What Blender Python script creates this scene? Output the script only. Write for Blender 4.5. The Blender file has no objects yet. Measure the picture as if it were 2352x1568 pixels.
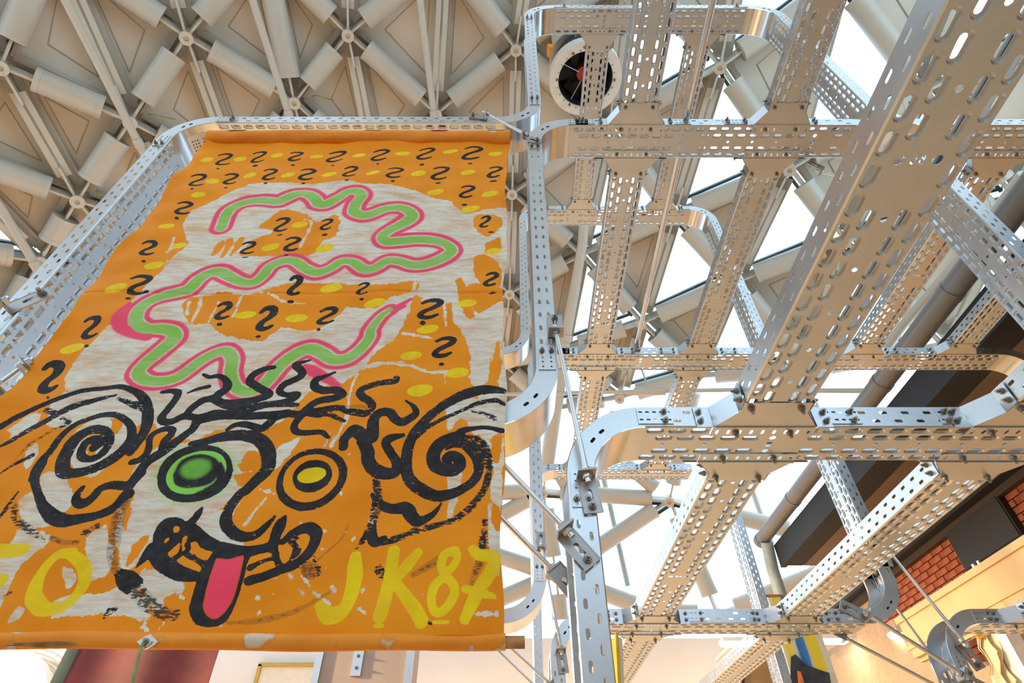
import bpy, bmesh, math, random
import numpy as np
from mathutils import Vector, Matrix

# ------------------------------------------------------------------ camera, world, exposure
F = 1280.0                       # focal length in pixels of the 2352 x 1568 frame
EL = math.radians(43.3)          # camera looks up by this angle
CZ = 1.60                        # eye height above the floor
CE, SE = math.cos(EL), math.sin(EL)
sc = bpy.context.scene
COL = sc.collection
cam_d = bpy.data.cameras.new('camera')
cam_d.sensor_width = 36.0
cam_d.lens = F / 2352.0 * 36.0
cam_d.clip_start, cam_d.clip_end = 0.02, 200
cam = bpy.data.objects.new('camera', cam_d)
cam.location = (0, 0, CZ)
cam.rotation_euler = (math.pi / 2 + EL, 0, 0)
COL.objects.link(cam)
sc.camera = cam

world = bpy.data.worlds.new('sky')
sc.world = world
world.use_nodes = True
bg = world.node_tree.nodes['Background']
bg.inputs[0].default_value = (0.62, 0.82, 1.0, 1)
bg.inputs[1].default_value = 2.65
FILL_FLOOD = 6000.0               # watts of each added warm floodlight
sc.view_settings.view_transform = 'Standard'
sc.view_settings.look = 'None'
sc.view_settings.gamma = 1.0
sc.view_settings.use_curve_mapping = False
sc.view_settings.exposure = 0.16


def ray(px, py):
    u = (px - 1176.0) / F
    v = (py - 784.0) / F
    return Vector((u, CE + v * SE, SE - v * CE))      # unit camera depth


def at_y(px, py, Y):
    r = ray(px, py)
    return r * (Y / r.y) + Vector((0, 0, CZ))


def at_x(px, py, X):
    r = ray(px, py)
    return r * (X / r.x) + Vector((0, 0, CZ))


def at_d(px, py, D):
    return ray(px, py).normalized() * D + Vector((0, 0, CZ))


# ------------------------------------------------------------------ materials
MATS = {}


def newmat(name):
    m = bpy.data.materials.new(name)
    m.use_nodes = True
    MATS[name] = m
    return m, m.node_tree, m.node_tree.nodes['Principled BSDF']


def simple(name, col, rough=0.5, metal=0.0, var=0.06, scale=8.0, bump=0.0, bscale=60.0):
    m, nt, b = newmat(name)
    tc = nt.nodes.new('ShaderNodeTexCoord')
    n = nt.nodes.new('ShaderNodeTexNoise')
    n.inputs['Scale'].default_value = scale
    n.inputs['Detail'].default_value = 4
    nt.links.new(tc.outputs['Object'], n.inputs['Vector'])
    r = nt.nodes.new('ShaderNodeValToRGB')
    c = np.array(col)
    r.color_ramp.elements[0].position = 0.3
    r.color_ramp.elements[1].position = 0.7
    r.color_ramp.elements[0].color = (*np.clip(c * (1 - var), 0, 1), 1)
    r.color_ramp.elements[1].color = (*np.clip(c * (1 + var), 0, 1), 1)
    nt.links.new(n.outputs['Fac'], r.inputs['Fac'])
    nt.links.new(r.outputs['Color'], b.inputs['Base Color'])
    b.inputs['Roughness'].default_value = rough
    b.inputs['Metallic'].default_value = metal
    if bump:
        n2 = nt.nodes.new('ShaderNodeTexNoise')
        n2.inputs['Scale'].default_value = bscale
        nt.links.new(tc.outputs['Object'], n2.inputs['Vector'])
        bp = nt.nodes.new('ShaderNodeBump')
        bp.inputs['Strength'].default_value = bump
        bp.inputs['Distance'].default_value = 0.01
        nt.links.new(n2.outputs['Fac'], bp.inputs['Height'])
        nt.links.new(bp.outputs['Normal'], b.inputs['Normal'])
    return m


def zinc(name, col, rough):
    m, nt, b = newmat(name)
    tc = nt.nodes.new('ShaderNodeTexCoord')
    vo = nt.nodes.new('ShaderNodeTexVoronoi')
    vo.inputs['Scale'].default_value = 140
    nt.links.new(tc.outputs['Object'], vo.inputs['Vector'])
    n = nt.nodes.new('ShaderNodeTexNoise')
    n.inputs['Scale'].default_value = 9
    n.inputs['Detail'].default_value = 5
    nt.links.new(tc.outputs['Object'], n.inputs['Vector'])
    mx = nt.nodes.new('ShaderNodeMix')
    mx.data_type = 'RGBA'
    mx.inputs[6].default_value = (*[c * 0.90 for c in col], 1)
    mx.inputs[7].default_value = (*[min(1, c * 1.06) for c in col], 1)
    ad = nt.nodes.new('ShaderNodeMath')
    ad.operation = 'MULTIPLY_ADD'
    ad.inputs[1].default_value = 0.35
    nt.links.new(vo.outputs['Color'], ad.inputs[0])
    nt.links.new(n.outputs['Fac'], ad.inputs[2])
    nt.links.new(ad.outputs[0], mx.inputs[0])
    nt.links.new(mx.outputs[2], b.inputs['Base Color'])
    mr = nt.nodes.new('ShaderNodeMapRange')
    mr.inputs['To Min'].default_value = rough - 0.07
    mr.inputs['To Max'].default_value = rough + 0.10
    nt.links.new(n.outputs['Fac'], mr.inputs['Value'])
    nt.links.new(mr.outputs[0], b.inputs['Roughness'])
    b.inputs['Metallic'].default_value = 1.0
    return m


ZINC = zinc('galvanized_steel', (0.56, 0.585, 0.61), 0.34)
ZINC_SHINY = zinc('rolled_zinc_steel', (0.66, 0.67, 0.68), 0.2)
ROD = zinc('threaded_rod_steel', (0.62, 0.62, 0.62), 0.3)
BRACKET = zinc('cast_zinc_bracket', (0.42, 0.41, 0.40), 0.45)
BOLT = simple('bolt_steel', (0.33, 0.31, 0.29), 0.38, 1.0, 0.15, 60)
BEIGE = simple('beige_painted_steel', (0.50, 0.45, 0.37), 0.42, 0, 0.03, 2)
JOINT = simple('dark_joint_paint', (0.36, 0.31, 0.25), 0.6)
PANEL = simple('beige_roof_panel', (0.62, 0.55, 0.45), 0.6, 0, 0.05, 0.8)
TUBE = simple('pale_grey_painted_tube', (0.47, 0.43, 0.36), 0.4, 0, 0.03, 2)
DARKF = simple('dark_glazing_frame', (0.05, 0.06, 0.07), 0.4)
WHITEW = simple('white_plaster', (0.80, 0.74, 0.70), 0.8, 0, 0.02, 2)
WOOD = simple('pale_wood_floor', (0.60, 0.465, 0.31), 0.5, 0, 0.15, 3)
BRICKM = simple('red_brick', (0.29, 0.075, 0.032), 0.85, 0, 0.35, 5, 0.4, 90)
MORTAR = simple('grey_mortar', (0.42, 0.30, 0.20), 0.9, 0, 0.1, 20)
BLACK = simple('matt_black', (0.012, 0.012, 0.014), 0.6)
FASCIA = simple('charcoal_fascia', (0.010, 0.012, 0.016), 0.7, 0, 0.2, 2)
SOFFIT = simple('brown_soffit_board', (0.15, 0.10, 0.07), 0.6, 0, 0.15, 1.5)
PIPE = simple('grey_gutter_pipe', (0.17, 0.155, 0.14), 0.4, 0, 0.12, 1.5)
CREAM = simple('cream_beam_paint', (0.60, 0.43, 0.22), 0.6, 0, 0.12, 1.5)
CURTAIN = simple('cream_curtain_cloth', (0.78, 0.64, 0.40), 0.8, 0, 0.08, 3)
REDP = simple('dark_red_paint', (0.19, 0.022, 0.026), 0.65, 0, 0.3, 4)
GREENP = simple('dark_green_paint', (0.018, 0.06, 0.052), 0.65, 0, 0.3, 4)
TAUPE = simple('taupe_column_paint', (0.42, 0.33, 0.28), 0.6, 0, 0.06, 3)
GOLD = simple('gilded_frame', (0.55, 0.33, 0.06), 0.35, 0.6)
BROWNP = simple('brown_plywood', (0.36, 0.22, 0.09), 0.6, 0, 0.2, 5)
CANVAS = simple('plain_canvas', (0.78, 0.72, 0.62), 0.8)
YELLOWP = simple('yellow_paint', (0.80, 0.60, 0.02), 0.6, 0, 0.15, 12)
FANRING = simple('fan_ring_paint', (0.58, 0.54, 0.47), 0.5, 0, 0.08, 6)
REDHUB = simple('red_fan_hub', (0.32, 0.03, 0.03), 0.5)
ORANGEB = simple('orange_box_plastic', (0.85, 0.28, 0.01), 0.45)
DOWEL = simple('painted_wood_dowel', (0.36, 0.17, 0.06), 0.7, 0, 0.5, 25)
CORD = simple('green_cord', (0.22, 0.36, 0.14), 0.8, 0, .3, 60)
STICKER = simple('paper_sticker', (0.75, 0.72, 0.66), 0.6)
INK = simple('sticker_ink', (0.08, 0.08, 0.09), 0.6)
WHITEL = simple('white_lamp_enamel', (0.82, 0.82, 0.82), 0.4)

GLASS, gnt, gb = newmat('window_glass')
for nd in list(gnt.nodes):
    if nd.type != 'OUTPUT_MATERIAL':
        gnt.nodes.remove(nd)
tr = gnt.nodes.new('ShaderNodeBsdfTransparent')
tr.inputs[0].default_value = (0.93, 0.97, 0.99, 1)
gl = gnt.nodes.new('ShaderNodeBsdfGlossy')
gl.inputs['Roughness'].default_value = 0.03
mg = gnt.nodes.new('ShaderNodeMixShader')
mg.inputs[0].default_value = 0.06
gnt.links.new(tr.outputs[0], mg.inputs[1])
gnt.links.new(gl.outputs[0], mg.inputs[2])
gnt.links.new(mg.outputs[0], gnt.nodes['Material Output'].inputs[0])

LAMPM, lnt, lb = newmat('lit_lamp_panel')
lb.inputs['Base Color'].default_value = (1, 0.9, 0.75, 1)
lb.inputs['Emission Color'].default_value = (1, 0.83, 0.6, 1)
lb.inputs['Emission Strength'].default_value = 14


# ------------------------------------------------------------------ object helpers
def tag(o, label=None, cat=None, group=None, kind=None):
    if label: o['label'] = label
    if cat: o['category'] = cat
    if group: o['group'] = group
    if kind: o['kind'] = kind
    return o


def empty(name, loc=(0, 0, 0), label=None, cat=None, group=None, kind=None):
    o = bpy.data.objects.new(name, None)
    o.location = loc
    o.empty_display_size = 0.1
    COL.objects.link(o)
    return tag(o, label, cat, group, kind)


def base_of(o):
    p = Vector((0, 0, 0))
    while o is not None:
        p += o.location
        o = o.parent
    return p


class MB:
    """collects shapes in world coordinates; build() links them as one mesh object"""

    def __init__(s):
        s.v, s.f = [], []

    def add(s, verts, faces):
        o = len(s.v)
        s.v.extend([tuple(p) for p in verts])
        s.f.extend([tuple(i + o for i in f) for f in faces])
        return s

    def box(s, c, e1, e2, e3):
        """centre and three half-extent vectors"""
        c, e1, e2, e3 = map(Vector, (c, e1, e2, e3))
        vs = [c + a * e1 + b * e2 + d * e3 for a in (-1, 1) for b in (-1, 1) for d in (-1, 1)]
        fs = [(0, 1, 3, 2), (4, 6, 7, 5), (0, 4, 5, 1), (2, 3, 7, 6), (0, 2, 6, 4), (1, 5, 7, 3)]
        return s.add(vs, fs)

    def cyl(s, a, b, r, n=16, r2=None, caps=True, r_in=None):
        a, b = Vector(a), Vector(b)
        r2 = r if r2 is None else r2
        d = (b - a).normalized()
        e1 = d.orthogonal().normalized()
        e2 = d.cross(e1)
        vs = []
        for p, rr in ((a, r), (b, r2)):
            for k in range(n):
                t = 2 * math.pi * k / n
                vs.append(p + (e1 * math.cos(t) + e2 * math.sin(t)) * rr)
        fs = [(k, (k + 1) % n, n + (k + 1) % n, n + k) for k in range(n)]
        if r_in:
            for p in (a, b):
                for k in range(n):
                    t = 2 * math.pi * k / n
                    vs.append(p + (e1 * math.cos(t) + e2 * math.sin(t)) * r_in)
            for k in range(n):
                k2 = (k + 1) % n
                fs.append((2 * n + k, 3 * n + k, 3 * n + k2, 2 * n + k2))
                fs.append((k, 2 * n + k, 2 * n + k2, k2))
                fs.append((n + k, n + k2, 3 * n + k2, 3 * n + k))
        elif caps:
            fs.append(tuple(range(n - 1, -1, -1)))
            fs.append(tuple(range(n, 2 * n)))
        return s.add(vs, fs)

    def tube(s, pts, r, n=10):
        pts = [Vector(p) for p in pts]
        vs, fs = [], []
        e1 = None
        for i, p in enumerate(pts):
            d = (pts[min(i + 1, len(pts) - 1)] - pts[max(i - 1, 0)]).normalized()
            if e1 is None:
                e1 = d.orthogonal().normalized()
            e1 = (e1 - d * e1.dot(d)).normalized()
            e2 = d.cross(e1)
            for k in range(n):
                t = 2 * math.pi * k / n
                vs.append(p + (e1 * math.cos(t) + e2 * math.sin(t)) * r)
        for i in range(len(pts) - 1):
            for k in range(n):
                fs.append((i * n + k, i * n + (k + 1) % n, (i + 1) * n + (k + 1) % n, (i + 1) * n + k))
        fs.append(tuple(range(n - 1, -1, -1)))
        m = (len(pts) - 1) * n
        fs.append(tuple(range(m, m + n)))
        return s.add(vs, fs)

    def prism(s, pts, off):
        """polygon extruded by a vector"""
        pts = [Vector(p) for p in pts]
        off = Vector(off)
        n = len(pts)
        vs = pts + [p + off for p in pts]
        fs = [tuple(range(n - 1, -1, -1)), tuple(range(n, 2 * n))]
        fs += [(k, (k + 1) % n, n + (k + 1) % n, n + k) for k in range(n)]
        return s.add(vs, fs)

    def build(s, name, mat, parent=None, smooth=False, loc=None):
        me = bpy.data.meshes.new(name)
        if parent is not None:
            b = base_of(parent)
            org = b
        else:
            org = Vector(loc) if loc is not None else Vector((0, 0, 0))
        vv = np.array(s.v, dtype=np.float64) - np.array(org)
        me.from_pydata(vv.tolist(), [], s.f)
        me.materials.append(mat)
        if smooth:
            me.polygons.foreach_set('use_smooth', [True] * len(me.polygons))
            try:
                me.set_sharp_from_angle(angle=math.radians(40))
            except Exception:
                pass
        o = bpy.data.objects.new(name, me)
        if parent is not None:
            o.parent = parent
        else:
            o.location = org
        COL.objects.link(o)
        return o


# ------------------------------------------------------------------ bolts (one shared mesh)
_bm = MB()
_bm.cyl((0, 0, 0), (0, 0, 0.0025), 0.0105, 14)
_bm.cyl((0, 0, 0.0025), (0, 0, 0.0095), 0.0085, 6)
_bm.cyl((0, 0, 0.0095), (0, 0, 0.019), 0.0045, 10)
BOLT_ME = bpy.data.meshes.new('bolt')
BOLT_ME.from_pydata(_bm.v, [], _bm.f)
BOLT_ME.materials.append(BOLT)


def bolt(parent, p, axis, s=1.0):
    o = bpy.data.objects.new('bolt', BOLT_ME)
    o.parent = parent
    o.location = Vector(p) - base_of(parent)
    o.rotation_euler = Vector((0, 0, 1)).rotation_difference(Vector(axis)).to_euler()
    o.scale = (s, s, s)
    COL.objects.link(o)
    return o


# ------------------------------------------------------------------ perforated sheet
W, HT, PITCH = 0.20, 0.076, 0.0685


def slot_cell(x0, x1, y0, y1, cx, cy, a, b, oa, ob, depth, n=8, along='x'):
    """rectangle with a stadium hole; rim (a,b) pressed in by depth, opening (oa,ob). returns verts(x,y,z), faces"""
    if along == 'y':
        v, f = slot_cell(y0, y1, x0, x1, cy, cx, a, b, oa, ob, depth, n)
        return [(p[1], p[0], p[2]) for p in v], [tuple(reversed(q)) for q in f]

    def ring(A, B, z):
        pts = []
        for k in range(n + 1):
            t = -math.pi / 2 + math.pi * k / n
            pts.append((cx + (A - B) + B * math.cos(t), cy + B * math.sin(t), z))
        for k in range(n + 1):
            t = math.pi / 2 + math.pi * k / n
            pts.append((cx - (A - B) + B * math.cos(t), cy + B * math.sin(t), z))
        return pts
    out = []
    q = n // 4
    xr, xl = cx + (a - b), cx - (a - b)
    keyr = [(xr, y0), (x1, y0), (x1, cy), (x1, y1), (xr, y1)]
    keyl = [(xl, y1), (x0, y1), (x0, cy), (x0, y0), (xl, y0)]
    for key in (keyr, keyl):
        for k in range(n + 1):
            i, t = divmod(k, q)
            if i >= 4:
                p = key[4]
            else:
                p = (key[i][0] + (key[i + 1][0] - key[i][0]) * t / q, key[i][1] + (key[i + 1][1] - key[i][1]) * t / q)
            out.append((p[0], p[1], 0.0))
    rings = [out]
    if depth:
        rings.append(ring(a, b, 0.0))
        rings.append(ring((a + oa) / 2 + 0.0005, (b + ob) / 2 + 0.0005, depth))
        rings.append(ring(oa, ob, depth))
    else:
        rings.append(ring(oa, ob, 0.0))
        rings.append(ring(oa, ob, 0.0016))
    m = 2 * (n + 1)
    vs = [p for r in rings for p in r]
    fs = []
    for r in range(len(rings) - 1):
        for k in range(m):
            k2 = (k + 1) % m
            fs.append((r * m + k, r * m + k2, (r + 1) * m + k2, (r + 1) * m + k))
    return vs, fs


class Sheet:
    """pieces in (x along, y across, z into the tray) of one sheet"""

    def __init__(s):
        s.v, s.f = [], []

    def add(s, vf):
        o = len(s.v)
        s.v += vf[0]
        s.f += [tuple(i + o for i in q) for q in vf[1]]

    def quad(s, x0, x1, y0, y1):
        if x1 - x0 > 1e-6:
            s.add(([(x0, y0, 0), (x1, y0, 0), (x1, y1, 0), (x0, y1, 0)], [(0, 1, 2, 3)]))


def base_sheet(L, w=W, markers=(), n=8, emb=0.0035, cut_near=(), cut_far=()):
    s = Sheet()
    k = max(1, int(round(L / PITCH)))
    p = L / k
    c = 0.004
    yb = [c, 0.205 * w, 0.415 * w, 0.585 * w, 0.795 * w, w - c]
    a, b, oa, ob = 0.0285, 0.0145, 0.0205, 0.0068
    mk = [int(m / p) for m in markers]
    for r in (0, 1, 3, 4):
        y0, y1 = yb[r], yb[r + 1]
        cy = (y0 + y1) / 2
        half = r in (1, 3)
        x = 0.0
        if half:
            s.quad(0, p / 2, y0, y1)
            s.quad(L - p / 2, L, y0, y1)
            x = p / 2
        for i in range(k - (1 if half else 0)):
            xa = x + i * p
            mid = xa + p / 2
            if (r == 0 and any(abs(mid - q) < .145 for q in cut_near)) or (r == 4 and any(abs(mid - q) < .145 for q in cut_far)):
                continue
            if half and i in mk:
                s.add(slot_cell(xa, xa + p, y0, y1, xa + p / 2, cy, .015, .015, .0105, .0105, 0, n))
            elif half and (i - 1 in mk):
                s.quad(xa, xa + p, y0, y1)
            else:
                s.add(slot_cell(xa, xa + p, y0, y1, xa + p / 2, cy, a, b, oa, ob, emb, n))
    y0, y1 = yb[2], yb[3]
    cy = (y0 + y1) / 2
    i = 0
    while i < k:
        xa = i * p
        if i in mk:
            mid = xa + p
            for yy0, yy1 in ((y0, cy), (cy, y1)):
                if i + 1 < k:
                    s.quad(xa, xa + p * .7, yy0, yy1)
                    s.add(slot_cell(xa + p * .7, xa + 1.3 * p, yy0, yy1, xa + p, (yy0 + yy1) / 2, .010, .005, .0095, .0052, 0, n))
                    s.quad(xa + p * 1.3, xa + 2 * p, yy0, yy1)
                else:
                    s.quad(xa, xa + p, yy0, yy1)
            i += 2
            continue
        if i % 2 == 0 and i + 1 < k and (i + 1) not in mk:
            s.add(slot_cell(xa, xa + 2 * p, y0, y1, xa + p, cy, .010, .010, .0072, .0072, 0, n))
            i += 2
        else:
            s.quad(xa, xa + p, y0, y1)
            i += 1
    # chamfers to the rails
    for yA, yB in ((0.0, c), (w, w - c)):
        s.add(([(0, yA, c), (L, yA, c), (L, yB, 0), (0, yB, 0)], [(0, 1, 2, 3)]))
    return s


def rail_sheet(L, h=HT, n=8, stag=True):
    s = Sheet()
    k = max(1, int(round(L / PITCH)))
    p = L / k
    c = 0.004
    yb = [c, h * 0.5, h]
    a, b = 0.0130, 0.0056
    for r in (0, 1):
        y0, y1 = yb[r], yb[r + 1]
        cy = h * (0.3 if r == 0 else 0.72)
        x, m = 0.0, k
        if r == 1 and stag:
            s.quad(0, p / 2, y0, y1)
            s.quad(L - p / 2, L, y0, y1)
            x, m = p / 2, k - 1
        for i in range(m):
            xa = x + i * p
            s.add(slot_cell(xa, xa + p, y0, y1, xa + p / 2, cy, a, b, a, b, 0, n))
    # rolled lip along the open edge
    s.add(([(0, h, 0), (L, h, 0), (L, h + .003, .004), (0, h + .003, .004), (L, h, .009), (0, h, .009), (L, h - .005, .009), (0, h - .005, .009)],
           [(0, 1, 2, 3), (3, 2, 4, 5), (5, 4, 6, 7)]))
    return s


def put_sheet(name, s, org, ex, ey, ez, mat, parent):
    v = np.array(s.v)
    M = np.array([ex, ey, ez])
    wv = v @ M + np.array(org)
    mb = MB()
    mb.v = [tuple(p) for p in wv]
    mb.f = s.f
    return mb.build(name, mat, parent)


def tray(label, org, ld, up, L, markers=(), group=None, w=W, n=8, stag=True, mat=None, cut_near=(), cut_far=()):
    org, ld, up = Vector(org), Vector(ld).normalized(), Vector(up).normalized()
    wd = up.cross(ld)
    mat = mat or ZINC
    t = empty('cable_tray', org, label, 'cable tray', group)
    put_sheet('tray_base', base_sheet(L, w, markers, n, .0060, cut_near, cut_far), org, ld, wd, up, mat, t)
    rs = rail_sheet(L, HT, n, stag)
    put_sheet('side_rail', rs, org, ld, up, wd, mat, t)
    put_sheet('side_rail', rs, org + wd * w, ld, up, -wd, mat, t)
    return t


def coupling(parent, org, ld, up, out, L=0.11):
    """slotted joint plate with two bolts on the outer face of a side rail; org on the fold line"""
    org, ld, up, out = map(Vector, (org, ld, up, out))
    s = Sheet()
    h0, h1 = 0.010, HT - 0.008
    hm = (h0 + h1) / 2
    k = 5
    p = L / k
    for y0, y1 in ((h0, hm), (hm, h1)):
        for i in range(k):
            s.add(slot_cell(i * p, (i + 1) * p, y0, y1, (i + .5) * p, (y0 + y1) / 2, .0085, .003, .0085, .003, 0, 4, along='y') if False else
                  slot_cell(i * p, (i + 1) * p, y0, y1, (i + .5) * p, (y0 + y1) / 2, .0065, .0034, .0065, .0034, 0, 4))
    s.add(([(0, h0, 0), (L, h0, 0), (L, h1, 0), (0, h1, 0), (0, h0, .004), (L, h0, .004), (L, h1, .004), (0, h1, .004)],
           [(0, 4, 5, 1), (1, 5, 6, 2), (2, 6, 7, 3), (3, 7, 4, 0)]))
    c = put_sheet('coupling_plate', s, org + out * .004, ld, up, -out, ZINC, parent)
    for hh in (0.28, 0.72):
        bolt(c, org + ld * (L * .78) + up * (HT * hh) + out * .004, out)
    return c


def bend(label, C, e1, e2, wd, rb, inner, ang=90, group=None, smooth_mat=None, lead=0.04):
    """curved tray section. bottom at radius rb; rails outward when inner, else inward. wd: near rail -> far rail"""
    C, e1, e2, wd = map(Vector, (C, e1, e2, wd))
    t = empty('tray_bend', C + e1 * rb, label, 'tray bend', group)
    n = 22
    sg = 1 if inner else -1

    def P(th, rho, y):
        return C + (e1 * math.cos(th) + e2 * math.sin(th)) * rho + wd * y
    th = [math.radians(ang) * k / n for k in range(n + 1)]
    mb = MB()
    vs = [P(a, rb, y) for a in th for y in (0.003, W - .003)]
    mb.add(vs, [(2 * k, 2 * k + 1, 2 * k + 3, 2 * k + 2) for k in range(n)])
    mb.build('bend_base', smooth_mat or ZINC_SHINY, t, smooth=True)
    for y, dy in ((0, 0.009), (W, -0.009)):
        mb = MB()
        R1 = rb + sg * HT
        vs = []
        for a in th:
            vs += [P(a, rb, y), P(a, R1, y), P(a, R1 + sg * .003, y + dy * .45), P(a, R1, y + dy)]
        fs = []
        for k in range(n):
            for q in range(3):
                fs.append((4 * k + q, 4 * k + q + 1, 4 * k + 4 + q + 1, 4 * k + 4 + q))
        mb.add(vs, fs)
        # two drain slots in the rail
        mb.build('side_rail', ZINC, t)
    mb = MB()
    for a in (math.radians(ang) * .42, math.radians(ang) * .55):
        c = P(a, rb + sg * HT * .45, -0.0012)
        tdir = (e1 * -math.sin(a) + e2 * math.cos(a))
        rdir = (e1 * math.cos(a) + e2 * math.sin(a))
        mb.cyl(c - tdir * .006, c - tdir * .006 + wd * .003, .0048, 10)
        mb.cyl(c + tdir * .006, c + tdir * .006 + wd * .003, .0048, 10)
        mb.box(c + wd * .0015, tdir * .006, rdir * .0048, wd * .0015)
    mb.build('drain_slot', BLACK, t)
    return t


def tee(parent, xc, yedge, z, s, flip=1):
    """flared branch plate under a cross tray; s=-1 branch runs to the camera, s=+1 away"""
    z = z - 0.003
    wt, dp, lap = 0.325, 0.082, 0.048
    S = Sheet()
    k = 9
    p = wt / k
    for i in range(k):
        S.add(slot_cell(i * p, (i + 1) * p, 0, lap, (i + .5) * p, lap * .5, .0105, .0045, .0105, .0045, 0, 4, along='y'))
    mb = MB()
    v = np.array(S.v)
    X = xc - wt / 2 + v[:, 0]
    Y = yedge - s * v[:, 1]
    Z = z - v[:, 2] * 0
    mb.add(list(zip(X, Y, np.full_like(X, z))), S.f)
    a, b = wt / 2, W / 2 + .002
    y2 = yedge + s * dp
    mb.add([(xc - a, yedge, z), (xc + a, yedge, z), (xc + b, y2, z), (xc - b, y2, z)], [(0, 1, 2, 3)])
    # folded crease and small end tab under the branch tray
    mb.add([(xc - b, y2, z), (xc + b, y2, z), (xc + b, y2 + s * .045, z + .001), (xc - b, y2 + s * .045, z + .001)], [(0, 1, 2, 3)])
    mb.box((xc, yedge + s * .002, z - .002), (a, 0, 0), (0, .004, 0), (0, 0, .002))
    t = mb.build('tee_plate', ZINC, parent)
    for sg in (-1, 1):
        m2 = MB()
        p0 = Vector((xc + sg * a, yedge, z))
        p1 = Vector((xc + sg * b, y2, z))
        up = Vector((0, 0, HT))
        nrm = (p1 - p0).cross(up).normalized() * .0015
        m2.prism([p0, p1, p1 + up, p0 + up], nrm)
        q0 = p0 + Vector((sg * .05, s * .003, 0))
        m2.prism([p0 + Vector((0, s * .003, 0)), q0, q0 + up, p0 + Vector((0, s * .003, 0)) + up], (0, s * .0015, 0))
        q1 = p1 + Vector((sg * .003, s * .05, 0))
        m2.prism([p1 + Vector((sg * .003, 0, 0)), q1, q1 + up, p1 + Vector((sg * .003, 0, 0)) + up], (sg * .0015, 0, 0))
        wing = m2.build('tee_wing', ZINC, parent)
        for hh in (.28, .72):
            bolt(wing, p0 + Vector((sg * .035, s * .005, HT * hh)), (0, s, 0))
            bolt(wing, p1 + Vector((sg * .005, s * .032, HT * hh)), (sg, 0, 0))
        bolt(t, (xc + sg * .085, yedge - s * lap * .5, z), (0, 0, -1), 1.1)
        bolt(t, (xc + sg * .075, y2 + s * .02, z), (0, 0, -1), 1.1)
    return t

# ================================================================== SETTING
# ---- floor and walls
fl = MB().box((0, 4, -0.05), (13, 0, 0), (0, 12, 0), (0, 0, .05)).build('floor', WOOD)
tag(fl, 'warm brown wooden hall floor', None, None, 'structure')
YB_, HB_ = 11.6, 3.17
wb = MB().box((-2.5, YB_ + .1, (HB_ + CZ) / 2), (10.5, 0, 0), (0, .1, 0), (0, 0, (HB_ + CZ) / 2)).build('wall_back', WHITEW)
tag(wb, 'white back wall washed by warm lamps', None, None, 'structure')
wl = MB().box((-9.0, 2, 3.0), (.1, 0, 0), (0, 10.4, 0), (0, 0, 3.0)).build('wall_left', WHITEW)
tag(wl, 'plain white side wall', None, None, 'structure')

wf = MB().box((-1.5, -8.4, 3.0), (7.6, 0, 0), (0, .1, 0), (0, 0, 3.0)).build('wall_front_blocker', WHITEW)  # unseen wall added to shut out low sky light from behind
tag(wf, 'added plain white wall behind the viewer', None, None, 'structure')

# ---- brick wall on the right with its eaves
XW = 5.7
wr = empty('wall_right', (XW, 6, 0), 'red brick wall under brown eaves', None, None, 'structure')
MB().box((XW + .2, 1.8, 2.9), (.18, 0, 0), (0, 10.2, 0), (0, 0, 2.9)).build('mortar_bed', MORTAR, wr)
brick_me = None
rows = 0
random.seed(3)
bl, bh, bd = 0.24, 0.071, 0.05
bb = MB().box((0, 0, 0), (bd / 2, 0, 0), (0, bl / 2, 0), (0, 0, bh / 2))
bmx = bmesh.new()
me_b = bpy.data.meshes.new('brick')
me_b.from_pydata(bb.v, [], bb.f)
bmx.from_mesh(me_b)
bmesh.ops.bevel(bmx, geom=bmx.edges[:], offset=.004, segments=1, affect='EDGES')
bmx.to_mesh(me_b)
bmx.free()
me_b.materials.append(BRICKM)


def project(p):
    q = Vector(p) - Vector((0, 0, CZ))
    Z = q.y * CE + q.z * SE
    if Z < .05: return None
    vy = -q.y * SE + q.z * CE
    return 1176 + F * q.x / Z, 784 - F * vy / Z


nb = 0
for r in range(80):
    z = .06 + r * .0825
    for c in range(60):
        y = -3 + c * .252 + (.126 if r % 2 else 0)
        p = project((XW, y, z))
        if p is None: continue
        ok = (2030 < p[0] < 2380 and 1105 < p[1] < 1425) or (2185 < p[0] < 2320 and 1425 <= p[1] < 1510)
        if ok and nb < 300:
            o = bpy.data.objects.new('brick', me_b)
            o.parent = wr
            o.location = Vector((XW + random.uniform(-.004, .003), y, z)) - wr.location
            COL.objects.link(o)
            nb += 1

# eaves: gutter pipe, charcoal fascia, brown soffit boards, black steel beam
K = 1.25
gut = empty('gutter_pipe', (3.15 * K, -1, 3.0 * K + CZ), 'long grey round gutter pipe along the dark eaves', 'pipe')
gx, gz = 3.17 * K, 3.02 * K + CZ
ye = 8.55
for a in range(8):
    y0, y1 = ye - a * 1.3, ye - (a + 1) * 1.3
    MB().cyl((gx, y0, gz), (gx, y1 + .01, gz), .105, 24).build('pipe_section', PIPE, gut, True)
    MB().cyl((gx, y1 - .04, gz), (gx, y1 + .04, gz), .112, 24).build('pipe_joint', PIPE, gut, True)
MB().cyl((gx, ye, gz), (gx, ye + .10, gz), .112, 24).build('pipe_end_cap', PIPE, gut, True)
dp = MB().tube([(gx, ye - .1, gz - .1), (gx + .05, ye + .1, gz - .45), (gx + .05, ye + .1, gz - 1.4)], .09, 14)
dp.build('down_pipe', simple('verdigris_pipe', (0.30, 0.36, 0.36), .5, 0, .2, 6), gut, True)

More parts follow.
